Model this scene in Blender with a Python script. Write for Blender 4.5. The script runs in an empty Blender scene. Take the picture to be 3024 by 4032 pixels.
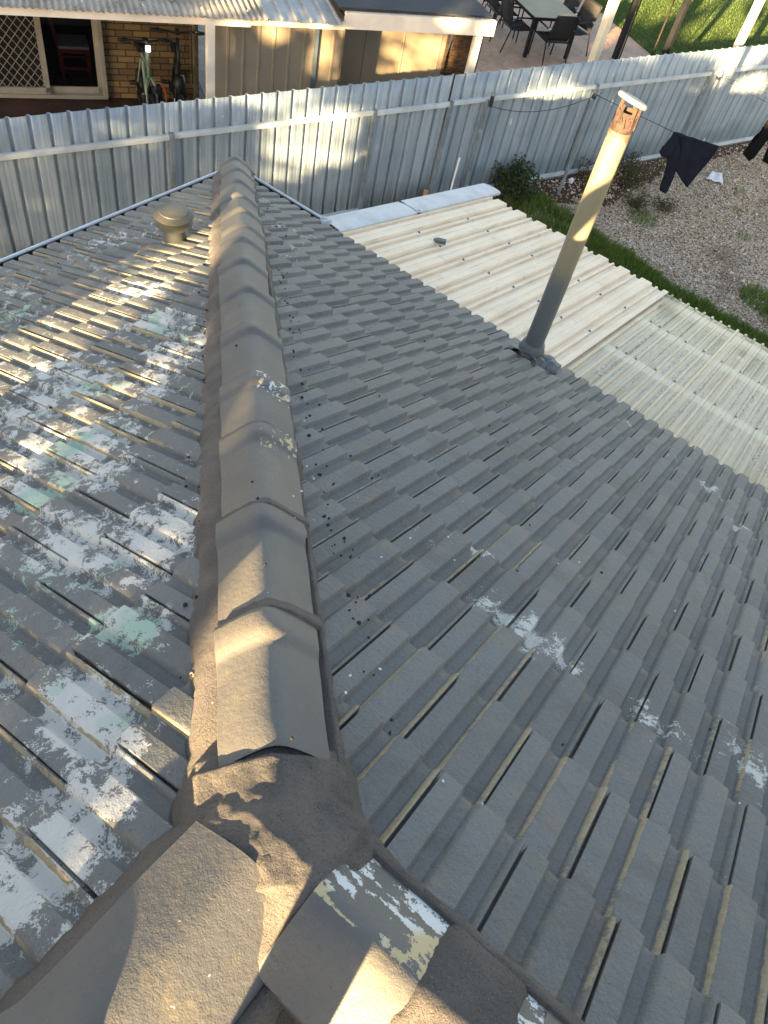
import bpy, bmesh, math, random
import numpy as np
from mathutils import Vector, Matrix, noise as mnoise

# ------------------------------------------------------------------ camera, sky, sun, exposure
SC = bpy.context.scene
COL = SC.collection
rng = np.random.default_rng(11)
random.seed(11)

CAM = Vector((4.41226749, -4.58703061, 3.39934637))
cd = bpy.data.cameras.new("camera")
cam = bpy.data.objects.new("camera", cd)
COL.objects.link(cam)
_r = (0.7799776195925912, 0.6021246841624651, 0.17053087009959986)
_d = (0.5607378754157819, -0.5514391001328774, -0.6176471111555829)
_f = (-0.2778631821758144, 0.5773740412998266, -0.7677442728045818)
cam.matrix_world = Matrix(((_r[0], -_d[0], -_f[0], CAM[0]), (_r[1], -_d[1], -_f[1], CAM[1]),
                           (_r[2], -_d[2], -_f[2], CAM[2]), (0, 0, 0, 1)))
cd.sensor_fit = 'VERTICAL'
cd.sensor_height = 36.0
cd.lens = 3027.1 / 4032 * 36
cd.clip_start = 0.02
cd.clip_end = 500
SC.camera = cam

SUN_AZ, SUN_EL = math.radians(-9.5), math.radians(12.0)      # direction of travel from +Y, elevation
S = Vector((math.sin(SUN_AZ) * math.cos(SUN_EL), math.cos(SUN_AZ) * math.cos(SUN_EL), -math.sin(SUN_EL)))
sd = bpy.data.lights.new("sun", 'SUN')
sun = bpy.data.objects.new("sun", sd)
COL.objects.link(sun)
sun.rotation_euler = S.to_track_quat('-Z', 'Y').to_euler()
sun.location = (0, -20, 12)
sd.energy = 4.6
sd.angle = math.radians(0.5)
sd.color = (1.0, 0.73, 0.38)
W = bpy.data.worlds.new("World")
SC.world = W
W.use_nodes = True
nt = W.node_tree
sky = nt.nodes.new('ShaderNodeTexSky')
sky.sky_type = 'NISHITA'
sky.sun_disc = False
sky.sun_elevation = SUN_EL
sky.sun_rotation = math.atan2(-S.x, -S.y)      # measured from +Y, clockwise
sky.air_density = 1.0
sky.dust_density = 1.0
sky.ozone_density = 0.85
hs = nt.nodes.new('ShaderNodeHueSaturation')
hs.inputs['Saturation'].default_value = 0.74
nt.links.new(sky.outputs[0], hs.inputs['Color'])
nt.links.new(hs.outputs[0], nt.nodes['Background'].inputs[0])
nt.nodes['Background'].inputs[1].default_value = 0.05
SC.view_settings.view_transform = 'Standard'
SC.view_settings.look = 'None'
SC.view_settings.gamma = 1.0
SC.view_settings.exposure = 3.25

# ------------------------------------------------------------------ helpers
T = math.tan(0.427780421)
CT, ST = math.cos(0.427780421), math.sin(0.427780421)
G = -2.4                                          # yard level, the eaves are z = 0


def sr(r, g, b):
    f = lambda c: (c / 255) / 12.92 if c <= 10 else ((c / 255 + .055) / 1.055) ** 2.4
    return (f(r), f(g), f(b), 1)


class MB:
    """collects faces; build() links them as one mesh object"""
    def __init__(s):
        s.v, s.f, s.m, s.att = [], [], [], {}

    def add(s, vs, fs, mi=0):
        o = len(s.v)
        s.v.extend([tuple(p) for p in vs])
        for f in fs:
            s.f.append(tuple(i + o for i in f))
            s.m.append(mi)
        return s

    def box(s, c, size, rot=None, mi=0, bev=0.0):
        x, y, z = [k / 2 for k in size]
        if bev > 0:
            bm = bmesh.new()
            bmesh.ops.create_cube(bm, size=1)
            for v in bm.verts:
                v.co = Vector((v.co.x * size[0], v.co.y * size[1], v.co.z * size[2]))
            bmesh.ops.bevel(bm, geom=bm.edges[:], offset=bev, segments=2, affect='EDGES', profile=.6)
            vs = [v.co.copy() for v in bm.verts]
            bm.verts.index_update()
            fs = [[v.index for v in f.verts] for f in bm.faces]
            bm.free()
        else:
            vs = [Vector(p) for p in ((-x, -y, -z), (x, -y, -z), (x, y, -z), (-x, y, -z),
                                      (-x, -y, z), (x, -y, z), (x, y, z), (-x, y, z))]
            fs = [(0, 3, 2, 1), (4, 5, 6, 7), (0, 1, 5, 4), (1, 2, 6, 5), (2, 3, 7, 6), (3, 0, 4, 7)]
        if rot is not None:
            vs = [rot @ p for p in vs]
        return s.add([p + Vector(c) for p in vs], fs, mi)

    def bar(s, a, b, w, h=None, mi=0, up=(0, 0, 1), bev=0.0):
        a, b = Vector(a), Vector(b)
        h = h or w
        d = (b - a)
        L = d.length
        d.normalize()
        u = Vector(up)
        if abs(d.dot(u)) > .95:
            u = Vector((0, 1, 0))
        r = d.cross(u).normalized()
        q = r.cross(d).normalized()
        R = Matrix((r, d, q)).transposed()
        return s.box((a + b) / 2, (w, L, h), R, mi, bev)

    def tube(s, pts, r, n=8, mi=0, cap=True, closed=False):
        pts = [Vector(p) for p in pts]
        N = len(pts)
        rs = r if isinstance(r, (list, tuple)) else [r] * N
        vs, fs = [], []
        prev = None
        for i, p in enumerate(pts):
            if closed:
                d = pts[(i + 1) % N] - pts[i - 1]
            else:
                d = pts[min(i + 1, N - 1)] - pts[max(i - 1, 0)]
            d.normalize()
            if prev is None:
                u = Vector((0, 0, 1)) if abs(d.z) < .9 else Vector((1, 0, 0))
                e = d.cross(u).normalized()
            else:
                e = (prev - d * prev.dot(d)).normalized()
            prev = e
            g = d.cross(e)
            for k in range(n):
                a = 2 * math.pi * k / n
                vs.append(p + (e * math.cos(a) + g * math.sin(a)) * rs[i])
        rngN = N if closed else N - 1
        for i in range(rngN):
            j = (i + 1) % N
            for k in range(n):
                k2 = (k + 1) % n
                fs.append((i * n + k, i * n + k2, j * n + k2, j * n + k))
        if cap and not closed:
            fs.append(tuple(range(n - 1, -1, -1)))
            fs.append(tuple((N - 1) * n + k for k in range(n)))
        return s.add(vs, fs, mi)

    def lathe(s, prof, n=32, c=(0, 0, 0), R=None, mi=0):
        vs, fs = [], []
        for (r, z) in prof:
            for k in range(n):
                a = 2 * math.pi * k / n
                p = Vector((r * math.cos(a), r * math.sin(a), z))
                if R is not None:
                    p = R @ p
                vs.append(p + Vector(c))
        for i in range(len(prof) - 1):
            for k in range(n):
                k2 = (k + 1) % n
                fs.append((i * n + k, i * n + k2, (i + 1) * n + k2, (i + 1) * n + k))
        return s.add(vs, fs, mi)

    def extrude(s, prof, a, b, mi=0, closed=True, fr=None):
        """prof: list of (p,q); swept from a to b with frame fr=(P,Q) vectors"""
        P, Q = Vector(fr[0]), Vector(fr[1])
        n = len(prof)
        vs = [Vector(a) + P * p + Q * q for p, q in prof] + [Vector(b) + P * p + Q * q for p, q in prof]
        fs = []
        for i in range(n if closed else n - 1):
            j = (i + 1) % n
            fs.append((i, j, n + j, n + i))
        if closed:
            fs.append(tuple(range(n - 1, -1, -1)))
            fs.append(tuple(range(n, 2 * n)))
        return s.add(vs, fs, mi)

    def build(s, name, mats, parent=None, loc=None, smooth=False, angle=None):
        me = bpy.data.meshes.new(name)
        me.from_pydata(s.v, [], s.f)
        mats = mats if isinstance(mats, (list, tuple)) else [mats]
        for m in mats:
            me.materials.append(m)
        if len(mats) > 1:
            me.polygons.foreach_set('material_index', s.m)
        for k, arr in s.att.items():
            at = me.attributes.new(k, 'FLOAT', 'POINT')
            at.data.foreach_set('value', np.asarray(arr, dtype=np.float32))
        if smooth:
            me.polygons.foreach_set('use_smooth', [True] * len(me.polygons))
            if angle:
                try:
                    me.set_sharp_from_angle(angle=math.radians(angle))
                except Exception:
                    pass
        me.update()
        o = bpy.data.objects.new(name, me)
        COL.objects.link(o)
        if parent:
            o.parent = parent
        if loc is not None:
            o.location = loc
        return o


def tag(o, label=None, cat=None, group=None, kind=None):
    if label:
        o['label'] = label
    if cat:
        o['category'] = cat
    if group:
        o['group'] = group
    if kind:
        o['kind'] = kind
    return o


def thing(name, label, cat, loc=(0, 0, 0), rz=0.0, group=None):
    o = bpy.data.objects.new(name, None)
    COL.objects.link(o)
    o.location = loc
    o.rotation_euler = (0, 0, rz)
    o.empty_display_size = .1
    return tag(o, label, cat, group)


def dup(root, loc, rz=None, label=None):
    r = root.copy()
    COL.objects.link(r)
    r.location = loc
    if rz is not None:
        r.rotation_euler = (root.rotation_euler[0], root.rotation_euler[1], rz)
    if label:
        r['label'] = label
    for ch in [c for c in bpy.data.objects if c.parent == root]:
        c = ch.copy()
        COL.objects.link(c)
        c.parent = r
        for g in [k for k in bpy.data.objects if k.parent == ch]:
            d = g.copy()
            COL.objects.link(d)
            d.parent = c
    return r


# ------------------------------------------------------------------ materials
class NT:
    def __init__(s, name):
        s.m = bpy.data.materials.new(name)
        s.m.use_nodes = True
        s.t = s.m.node_tree
        s.b = s.t.nodes['Principled BSDF']
        s.tc = s.t.nodes.new('ShaderNodeTexCoord').outputs['Object']

    def n(s, t, **kw):
        q = s.t.nodes.new(t)
        for k, v in kw.items():
            setattr(q, k, v)
        return q

    def l(s, a, b):
        s.t.links.new(a, b)

    def setin(s, sock, val):
        if hasattr(val, 'links') or hasattr(val, 'is_linked'):
            s.l(val, sock)
        else:
            sock.default_value = val

    def noise(s, scale, detail=5, rough=.55, vec=None, dist=0.0):
        q = s.n('ShaderNodeTexNoise')
        q.inputs['Scale'].default_value = scale
        q.inputs['Detail'].default_value = detail
        q.inputs['Roughness'].default_value = rough
        q.inputs['Distortion'].default_value = dist
        s.l(vec if vec is not None else s.tc, q.inputs['Vector'])
        return q.outputs[0]

    def vor(s, scale, feature='F1', out=0, vec=None, rnd=1.0):
        q = s.n('ShaderNodeTexVoronoi')
        q.feature = feature
        q.inputs['Scale'].default_value = scale
        q.inputs['Randomness'].default_value = rnd
        s.l(vec if vec is not None else s.tc, q.inputs['Vector'])
        return q.outputs[out]

    def math(s, op, a, b=None, c=None, clamp=False):
        q = s.n('ShaderNodeMath', operation=op, use_clamp=clamp)
        for i, v in enumerate((a, b, c)):
            if v is not None:
                s.setin(q.inputs[i], v)
        return q.outputs[0]

    def step(s, x, lo, hi):
        q = s.n('ShaderNodeMapRange', interpolation_type='SMOOTHSTEP')
        s.l(x, q.inputs['Value'])
        s.setin(q.inputs['From Min'], lo)
        s.setin(q.inputs['From Max'], hi)
        return q.outputs[0]

    def mix(s, fac, a, b):
        q = s.n('ShaderNodeMix', data_type='RGBA')
        s.setin(q.inputs[0], fac)
        s.setin(q.inputs[6], a)
        s.setin(q.inputs[7], b)
        return q.outputs[2]

    def attr(s, name, col=False):
        q = s.n('ShaderNodeAttribute')
        q.attribute_name = name
        return q.outputs['Color' if col else 'Fac']

    def map(s, scale=(1, 1, 1), rot=(0, 0, 0), loc=(0, 0, 0)):
        q = s.n('ShaderNodeMapping')
        q.inputs['Scale'].default_value = scale
        q.inputs['Rotation'].default_value = rot
        q.inputs['Location'].default_value = loc
        s.l(s.tc, q.inputs['Vector'])
        return q.outputs[0]

    def bump(s, h, strength=.3, dist=.01, prev=None):
        q = s.n('ShaderNodeBump')
        q.inputs['Strength'].default_value = strength
        q.inputs['Distance'].default_value = dist
        s.l(h, q.inputs['Height'])
        if prev is not None:
            s.l(prev, q.inputs['Normal'])
        return q.outputs[0]

    def out(s, color=None, rough=None, normal=None, metal=None, spec=None):
        if color is not None:
            s.setin(s.b.inputs['Base Color'], color)
        if rough is not None:
            s.setin(s.b.inputs['Roughness'], rough)
        if metal is not None:
            s.setin(s.b.inputs['Metallic'], metal)
        if spec is not None:
            s.setin(s.b.inputs['Specular IOR Level'], spec)
        if normal is not None:
            s.l(normal, s.b.inputs['Normal'])
        return s.m


def pmat(name, c1, c2=None, scale=6, rough=.6, metal=0.0, bump=0.0, bscale=60, bdist=.004, spec=.4, detail=6,
         c3=None, s3=30, t3=(.62, .7), stretch=None):
    k = NT(name)
    vec = k.map(scale=stretch) if stretch else None
    col = c1
    if c2:
        col = k.mix(k.step(k.noise(scale, detail, vec=vec), .35, .65), c1, c2)
    if c3:
        col = k.mix(k.step(k.noise(s3, 8, .65, vec=vec), t3[0], t3[1]), col, c3)
    nrm = None
    if bump > 0:
        nrm = k.bump(k.noise(bscale, 6, .6, vec=vec), bump, bdist)
    return k.out(col, rough, nrm, metal, spec)


def tile_material():
    k = NT('tile_paint')
    wear, white, rnd = k.attr('wear'), k.attr('white'), k.attr('tint')
    big = k.noise(.9, 4)
    base = k.mix(k.step(big, .35, .68), sr(116, 117, 117), sr(127, 124, 117))
    base = k.mix(k.math('MULTIPLY', rnd, .85), base, sr(102, 103, 102))
    base = k.mix(k.math('MULTIPLY', k.step(k.noise(14, 6, .6), .5, .75), .6), base, sr(134, 121, 102))
    base = k.mix(k.math('MULTIPLY', k.step(k.noise(170, 3, .6), .55, .75), .5), base, sr(58, 57, 55))
    run = k.noise(5, 6, .65, dist=.8)
    base = k.mix(k.math('MULTIPLY', k.step(run, .54, .66), .4), base, sr(96, 92, 86))
    # lichen and flaked paint
    nf = k.noise(15, 10, .76, dist=.35)
    nf2 = k.noise(190, 4, .75)
    nn = k.math('ADD', k.math('MULTIPLY', nf, .76), k.math('MULTIPLY', nf2, .24))
    th = k.math('SUBTRACT', .69, k.math('MULTIPLY', white, .215))
    wm = k.step(nn, th, k.math('ADD', th, .012))
    sx_ = k.n('ShaderNodeSeparateXYZ')
    k.l(k.tc, sx_.inputs[0])
    left_ = k.math('LESS_THAN', k.math('ADD', sx_.outputs[0], sx_.outputs[1]), 0.0)
    wcol = k.mix(k.math('MULTIPLY', k.math('ADD', .15, k.math('MULTIPLY', left_, .7)), k.step(k.noise(2.6, 3), .53, .60)), sr(208, 205, 198), sr(164, 190, 170))
    base = k.mix(k.math('MULTIPLY', wm, .92), base, wcol)
    # paint worn off the arrises
    n3 = k.noise(34, 8, .7)
    n4 = k.noise(2.6, 3)
    cm = k.math('ADD', k.math('MULTIPLY', n3, .6), k.math('MULTIPLY', n4, .7))
    cth = k.math('SUBTRACT', 1.20, k.math('MULTIPLY', wear, .62))
    cmask = k.step(cm, cth, k.math('ADD', cth, .06))
    base = k.mix(cmask, base, k.mix(k.noise(60, 3), sr(176, 160, 128), sr(134, 120, 100)))
    h1 = k.math('ADD', k.noise(75, 6, .62), k.math('MULTIPLY', k.noise(18, 4), 1.2))
    h2 = k.noise(300, 3, .5)
    nb = k.bump(h1, .8, .005)
    nb = k.bump(h2, .35, .0015, nb)
    nb = k.bump(wm, .3, .001, nb)
    rough = k.math('ADD', .56, k.math('MULTIPLY', wm, .3))
    return k.out(base, rough, nb, 0, .35)


def cap_material():
    k = NT('ridge_paint')
    wear = k.attr('wear')
    base = k.mix(k.step(k.noise(3.2, 5), .35, .66), sr(92, 91, 90), sr(108, 103, 96))
    base = k.mix(k.math('MULTIPLY', k.step(k.noise(9, 6, .65), .55, .72), .5), base, sr(128, 119, 98))
    base = k.mix(k.math('MULTIPLY', k.step(k.noise(150, 3, .6), .58, .75), .4), base, sr(60, 60, 58))
    nf = k.math('ADD', k.math('MULTIPLY', k.noise(13, 9, .7, dist=.2), .75), k.math('MULTIPLY', k.noise(120, 4, .7), .25))
    th = k.math('SUBTRACT', .80, k.math('MULTIPLY', wear, .34))
    wm = k.step(nf, th, k.math('ADD', th, .02))
    wcol = k.mix(k.step(k.noise(4.0, 2), .48, .54), sr(190, 172, 132), sr(205, 207, 206))
    base = k.mix(wm, base, wcol)
    nb = k.bump(k.noise(60, 6, .6), .45, .004)
    nb = k.bump(k.noise(320, 3, .5), .45, .0015, nb)
    return k.out(base, .5, nb, 0, .4)


M = {}
M['tile'] = tile_material()
M['cap'] = cap_material()
k = NT('mortar')
mb = k.mix(k.step(k.noise(7, 6), .35, .65), sr(102, 98, 94), sr(122, 114, 107))
mb = k.mix(k.math('MULTIPLY', k.step(k.noise(1.7, 3), .5, .7), .6), mb, sr(114, 106, 110))
mb = k.mix(k.math('MULTIPLY', k.step(k.noise(210, 4, .75), .53, .66), .65), mb, sr(58, 53, 50))
mb = k.mix(k.math('MULTIPLY', k.step(k.noise(11, 8, .7, dist=.6), .60, .66), .45), mb, sr(84, 78, 74))
mb = k.mix(k.math('MULTIPLY', k.step(k.noise(400, 2, .7), .62, .7), .6), mb, sr(170, 160, 150))
cr = k.vor(9, 'DISTANCE_TO_EDGE', vec=None)
nb = k.bump(k.step(cr, .0, .012), .35, .006, k.bump(k.noise(24, 8, .75), .9, .016))
nb = k.bump(k.noise(240, 4, .75), .9, .004, nb)
M['mortar'] = k.out(mb, .85, nb, 0, .25)
M['gutter_in'] = pmat('gutter_green', sr(44, 58, 54), sr(32, 40, 36), 8, .55, bump=.1)
M['gutter_lip'] = pmat('gutter_lip', sr(226, 232, 236), sr(205, 212, 216), 10, .35, 0, spec=.5)
M['seal'] = pmat('sealant', sr(196, 202, 206), sr(150, 155, 158), 40, .5, bump=.4, bscale=80)
M['wall'] = pmat('house_wall', sr(150, 130, 110), sr(130, 112, 96), 5, .8)
M['pipe'] = pmat('flue_paint', sr(160, 155, 136), sr(150, 146, 132), 5, .5, bump=.1, bscale=60, bdist=.001)
M['pipe_grey'] = pmat('flue_grey', sr(98, 102, 100), sr(88, 92, 92), 5, .5, bump=.15, bscale=60, bdist=.001)
k = NT('flue_shaft')
sep = k.n('ShaderNodeSeparateXYZ')
k.l(k.tc, sep.inputs[0])
zz = sep.outputs[2]
c = k.mix(k.step(zz, .55, .75), sr(100, 103, 102), sr(136, 128, 104))
rust = k.math('ADD', k.step(zz, 1.25, 1.62), k.math('MULTIPLY', k.noise(30, 8, .7), 1.15))
c = k.mix(k.step(rust, 1.42, 1.5), c, sr(112, 88, 72))
sp = k.math('MULTIPLY', k.step(k.noise(85, 4, .7), .68, .72), k.step(zz, .95, 1.3))
c = k.mix(sp, c, sr(104, 78, 58))
M['shaft'] = k.out(c, .45, k.bump(k.noise(50, 5), .15, .002), 0, .5)
M['rust'] = pmat('rust', sr(78, 60, 52), sr(52, 40, 34), 25, .8, bump=.8, bscale=60, bdist=.006, c3=sr(106, 76, 50), s3=30)
M['flue_cap'] = pmat('flue_cap', sr(158, 158, 146), sr(144, 146, 136), 9, .45, bump=.1)
M['vent'] = pmat('vent_paint', sr(86, 85, 76), sr(76, 76, 71), 7, .5, bump=.15, c3=sr(96, 92, 80), s3=5)
M['vent_dark'] = pmat('vent_stack', sr(92, 94, 90), sr(78, 80, 78), 7, .55, bump=.15)
M['lead'] = pmat('lead', sr(112, 116, 116), sr(88, 92, 94), 12, .5, bump=.5, bscale=25, bdist=.01)
k = NT('cream_steel')
c = k.mix(k.step(k.noise(2.2, 4), .35, .7), sr(240, 217, 187), sr(230, 205, 173))
c = k.mix(k.math('MULTIPLY', k.step(k.noise(6, 6, .6, vec=k.map(scale=(9, .35, 1))), .50, .68), .5), c, sr(192, 174, 150))
c = k.mix(k.math('MULTIPLY', k.step(k.noise(5, 8, .7), .58, .70), .45), c, sr(176, 158, 134))
M['cream_steel'] = k.out(c, .42, k.bump(k.noise(40, 4), .05, .001), 0, .5)
M['galv'] = pmat('zinc_flashing', sr(202, 203, 204), sr(184, 186, 188), 4, .5, .1, bump=.05, c3=sr(190, 170, 150), s3=6, t3=(.66, .72))
k = NT('fence_zinc')
v = k.map(scale=(14, 14, .5))
c = k.mix(k.step(k.noise(1.0, 5, .6, vec=v), .35, .66), sr(138, 151, 161), sr(160, 171, 180))
c = k.mix(k.math('MULTIPLY', k.step(k.noise(1.6, 5), .48, .7), .55), c, sr(116, 131, 142))
c = k.mix(k.step(k.noise(22, 3, .6), .72, .735), c, sr(214, 216, 214))
M['fence'] = k.out(c, .42, k.bump(k.noise(30, 4), .05, .002), .12, .45)
M['rail'] = pmat('rail_zinc', sr(204, 210, 212), sr(184, 191, 194), 5, .4, .1, c3=sr(216, 214, 208), s3=20)
M['post_zinc'] = pmat('post_zinc', sr(132, 143, 148), sr(112, 123, 128), 6, .4, .15, c3=sr(178, 182, 182), s3=9, t3=(.6, .7))
k = NT('polycarbonate')
tr = k.n('ShaderNodeBsdfTransparent')
tr.inputs[0].default_value = (1.0, .98, .90, 1)
tl = k.n('ShaderNodeBsdfTranslucent')
tl.inputs[0].default_value = (1.0, .86, .56, 1)
df = k.n('ShaderNodeBsdfDiffuse')
df.inputs[0].default_value = (1.0, .87, .64, 1)
a1 = k.n('ShaderNodeMixShader')
a1.inputs[0].default_value = .86
k.l(tl.outputs[0], a1.inputs[1])
k.l(df.outputs[0], a1.inputs[2])
a2 = k.n('ShaderNodeMixShader')
k.l(k.math('ADD', .26, k.math('MULTIPLY', k.step(k.noise(1.0, 4, .6, vec=k.map(scale=(22, .25, 1))), .35, .65), .34)), a2.inputs[0])  # opacity streaks along the ribs imitate their bright and dark refraction stripes
k.l(tr.outputs[0], a2.inputs[1])
k.l(a1.outputs[0], a2.inputs[2])
gl = k.n('ShaderNodeBsdfGlossy')
gl.inputs['Roughness'].default_value = .12
fr = k.n('ShaderNodeFresnel')
fr.inputs[0].default_value = 1.5
a3 = k.n('ShaderNodeMixShader')
k.l(k.math('MULTIPLY', fr.outputs[0], .45, clamp=True), a3.inputs[0])
k.l(a2.outputs[0], a3.inputs[1])
k.l(gl.outputs[0], a3.inputs[2])
k.l(a3.outputs[0], k.t.nodes['Material Output'].inputs[0])
M['poly'] = k.m
M['white_timber'] = pmat('white_timber', sr(246, 244, 240), sr(238, 234, 228), 6, .6)
M['screw'] = pmat('screw_zinc', sr(120, 122, 124), sr(96, 98, 100), 30, .45, .5)
M['concrete'] = pmat('concrete', sr(176, 156, 116), sr(160, 140, 102), 3, .85, bump=.2, c3=sr(146, 130, 96), s3=12)
# gravel yard
k = NT('gravel')
cell = k.vor(38, 'F1', 1)
cs = k.n('ShaderNodeSeparateColor')
k.l(cell, cs.inputs[0])
c = k.mix(k.step(cs.outputs[0], .0, .8), sr(140, 121, 98), sr(202, 184, 158))
c = k.mix(k.step(cs.outputs[1], .80, .84), c, sr(206, 198, 188))
c = k.mix(k.step(cs.outputs[2], .86, .9), c, sr(120, 78, 62))
c = k.mix(k.step(k.noise(.8, 4), .55, .75), c, sr(120, 100, 82))
c = k.mix(k.step(k.vor(38, 'DISTANCE_TO_EDGE'), .10, .02), c, sr(62, 52, 45))
M['gravel'] = k.out(c, .85, k.bump(k.vor(38), -1.0, .02), 0, .3)
M['soil'] = pmat('bark_soil', sr(92, 62, 48), sr(58, 44, 36), 14, .95, bump=.8, bscale=50, bdist=.02, c3=sr(128, 84, 58), s3=40)
k = NT('pebble')
inf = k.n('ShaderNodeObjectInfo')
c = k.mix(k.attr('tint'), sr(144, 125, 102), sr(214, 198, 172))
c = k.mix(k.step(k.attr('tint2'), .84, .88), c, sr(216, 210, 200))
c = k.mix(k.step(k.attr('tint2'), .14, .10), c, sr(112, 76, 62))
M['pebble'] = k.out(c, .8, None, 0, .3)


def leafmat(name, a, b, c=None):
    k = NT(name)
    col = k.mix(k.attr('tint'), a, b)
    if c:
        col = k.mix(k.step(k.attr('tint2'), .8, .9), col, c)
    k.out(col, .55, None, 0, .3)
    k.b.inputs['Subsurface Weight'].default_value = 0
    tl = k.n('ShaderNodeBsdfTranslucent')
    k.l(col, tl.inputs[0])
    mx = k.n('ShaderNodeMixShader')
    mx.inputs[0].default_value = .3
    k.l(k.b.outputs[0], mx.inputs[1])
    k.l(tl.outputs[0], mx.inputs[2])
    k.l(mx.outputs[0], k.t.nodes['Material Output'].inputs[0])
    return k.m


M['grass'] = leafmat('grass_blade', sr(62, 92, 34), sr(110, 138, 58), sr(150, 140, 84))
M['lawn_blade'] = leafmat('lawn_blade', sr(58, 80, 34), sr(90, 108, 50), sr(120, 128, 72))
M['shrub'] = leafmat('shrub_leaf', sr(38, 58, 38), sr(66, 88, 54), sr(92, 84, 58))
M['weed'] = leafmat('weed_leaf', sr(60, 66, 38), sr(92, 92, 58), sr(120, 96, 66))
M['drygrass'] = leafmat('dry_grass', sr(168, 146, 104), sr(196, 176, 130))
M['treeleaf'] = leafmat('tree_leaf', sr(46, 66, 32), sr(74, 92, 46), sr(104, 110, 58))
M['bark'] = pmat('bark', sr(84, 70, 58), sr(58, 48, 40), 8, .9, bump=.8, bscale=20, bdist=.03)
M['stem'] = pmat('stem', sr(78, 68, 48), sr(58, 50, 38), 20, .8)
k = NT('lawn')
c = k.mix(k.step(k.noise(3, 6), .35, .68), sr(60, 82, 36), sr(80, 100, 46))
c = k.mix(k.math('MULTIPLY', k.step(k.noise(90, 4), .5, .7), .5), c, sr(54, 84, 30))
M['lawn'] = k.out(c, .9, k.bump(k.noise(120, 5), .9, .03), 0, .2)
# stamped patio
k = NT('stamped_patio')
vv = k.map(scale=(1, 1, 1))
wob = k.n('ShaderNodeVectorMath', operation='ADD')
nz = k.n('ShaderNodeTexNoise')
nz.inputs['Scale'].default_value = 3
k.l(k.tc, nz.inputs['Vector'])
sc_ = k.n('ShaderNodeVectorMath', operation='SCALE')
sc_.inputs['Scale'].default_value = .35
k.l(nz.outputs[1], sc_.inputs[0])
k.l(k.tc, wob.inputs[0])
k.l(sc_.outputs[0], wob.inputs[1])
ed = k.vor(2.3, 'DISTANCE_TO_EDGE', vec=wob.outputs[0])
c = k.mix(k.step(k.noise(1.3, 6), .35, .68), sr(176, 140, 112), sr(152, 122, 100))
c = k.mix(k.math('MULTIPLY', k.step(k.noise(7, 6, .65), .52, .68), .5), c, sr(196, 166, 138))
c = k.mix(k.math('MULTIPLY', k.step(ed, .022, .006), .55), c, sr(112, 84, 66))
M['patio'] = k.out(c, .6, k.bump(k.step(ed, .0, .03), .4, .01), 0, .4)
M['path'] = pmat('path_concrete', sr(170, 158, 142), sr(146, 136, 122), 4, .8, bump=.2)
M['slab'] = pmat('porch_slab', sr(84, 56, 48), sr(62, 44, 38), 3, .6, bump=.1)
# brick wall of the neighbour
k = NT('brick')
bt = k.n('ShaderNodeTexBrick')
bt.offset = .5
bt.inputs['Scale'].default_value = 1
bt.inputs['Brick Width'].default_value = .24
bt.inputs['Row Height'].default_value = .086
bt.inputs['Mortar Size'].default_value = .009
bt.inputs['Mortar Smooth'].default_value = .2
bt.inputs['Bias'].default_value = -.1
bt.inputs['Color1'].default_value = sr(150, 122, 82)
bt.inputs['Color2'].default_value = sr(100, 82, 60)
bt.inputs['Mortar'].default_value = sr(66, 58, 48)
sp = k.n('ShaderNodeSeparateXYZ')
k.l(k.tc, sp.inputs[0])
cb = k.n('ShaderNodeCombineXYZ')
k.l(sp.outputs[0], cb.inputs[0])
k.l(sp.outputs[2], cb.inputs[1])
k.l(cb.outputs[0], bt.inputs['Vector'])
c = k.mix(k.math('MULTIPLY', k.step(k.noise(12, 5), .5, .7), .4), bt.outputs[0], sr(120, 98, 74))
M['brick'] = k.out(c, .8, k.bump(bt.outputs[1], -.6, .008), 0, .3)
M['alu'] = pmat('door_frame', sr(156, 149, 138), sr(144, 137, 126), 5, .5, spec=.4)
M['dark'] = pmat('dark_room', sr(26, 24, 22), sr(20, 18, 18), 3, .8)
M['carpet'] = pmat('room_floor', sr(70, 64, 58), sr(56, 52, 48), 6, .9)
k = NT('door_glass')
tr = k.n('ShaderNodeBsdfTransparent')
tr.inputs[0].default_value = (.75, .76, .76, 1)
gl = k.n('ShaderNodeBsdfGlossy')
gl.inputs['Roughness'].default_value = .02
fr = k.n('ShaderNodeFresnel')
mx = k.n('ShaderNodeMixShader')
k.l(k.math('MULTIPLY', fr.outputs[0], .8), mx.inputs[0])
k.l(tr.outputs[0], mx.inputs[1])
k.l(gl.outputs[0], mx.inputs[2])
k.l(mx.outputs[0], k.t.nodes['Material Output'].inputs[0])
M['glass'] = k.m
M['beam'] = pmat('beam_cream', sr(240, 224, 204), sr(228, 210, 188), 3, .5, c3=sr(190, 150, 110), s3=5, t3=(.70, .76))
M['fibro'] = pmat('fibre_cement', sr(168, 162, 152), sr(142, 136, 126), 2.5, .85, bump=.3, c3=sr(104, 98, 92), s3=9, t3=(.56, .68))
M['zincalume'] = pmat('zincalume', sr(176, 173, 168), sr(160, 158, 153), 3, .4, .3, c3=sr(168, 160, 150), s3=5)
M['black_roof'] = pmat('black_sheet', sr(44, 46, 52), sr(34, 36, 42), 3, .7, bump=.1)
M['shed'] = pmat('shed_steel', sr(156, 141, 120), sr(146, 132, 112), 2, .5, c3=sr(138, 123, 104), s3=4)
M['slate_post'] = pmat('slate_post', sr(92, 106, 116), sr(80, 92, 102), 5, .5)
M['brown_wood'] = pmat('brown_wood', sr(116, 88, 58), sr(70, 52, 38), 9, .8, stretch=(1, 1, 6), bump=.4)
M['black_metal'] = pmat('black_metal', sr(30, 29, 30), sr(38, 36, 36), 9, .45, .1)
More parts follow.
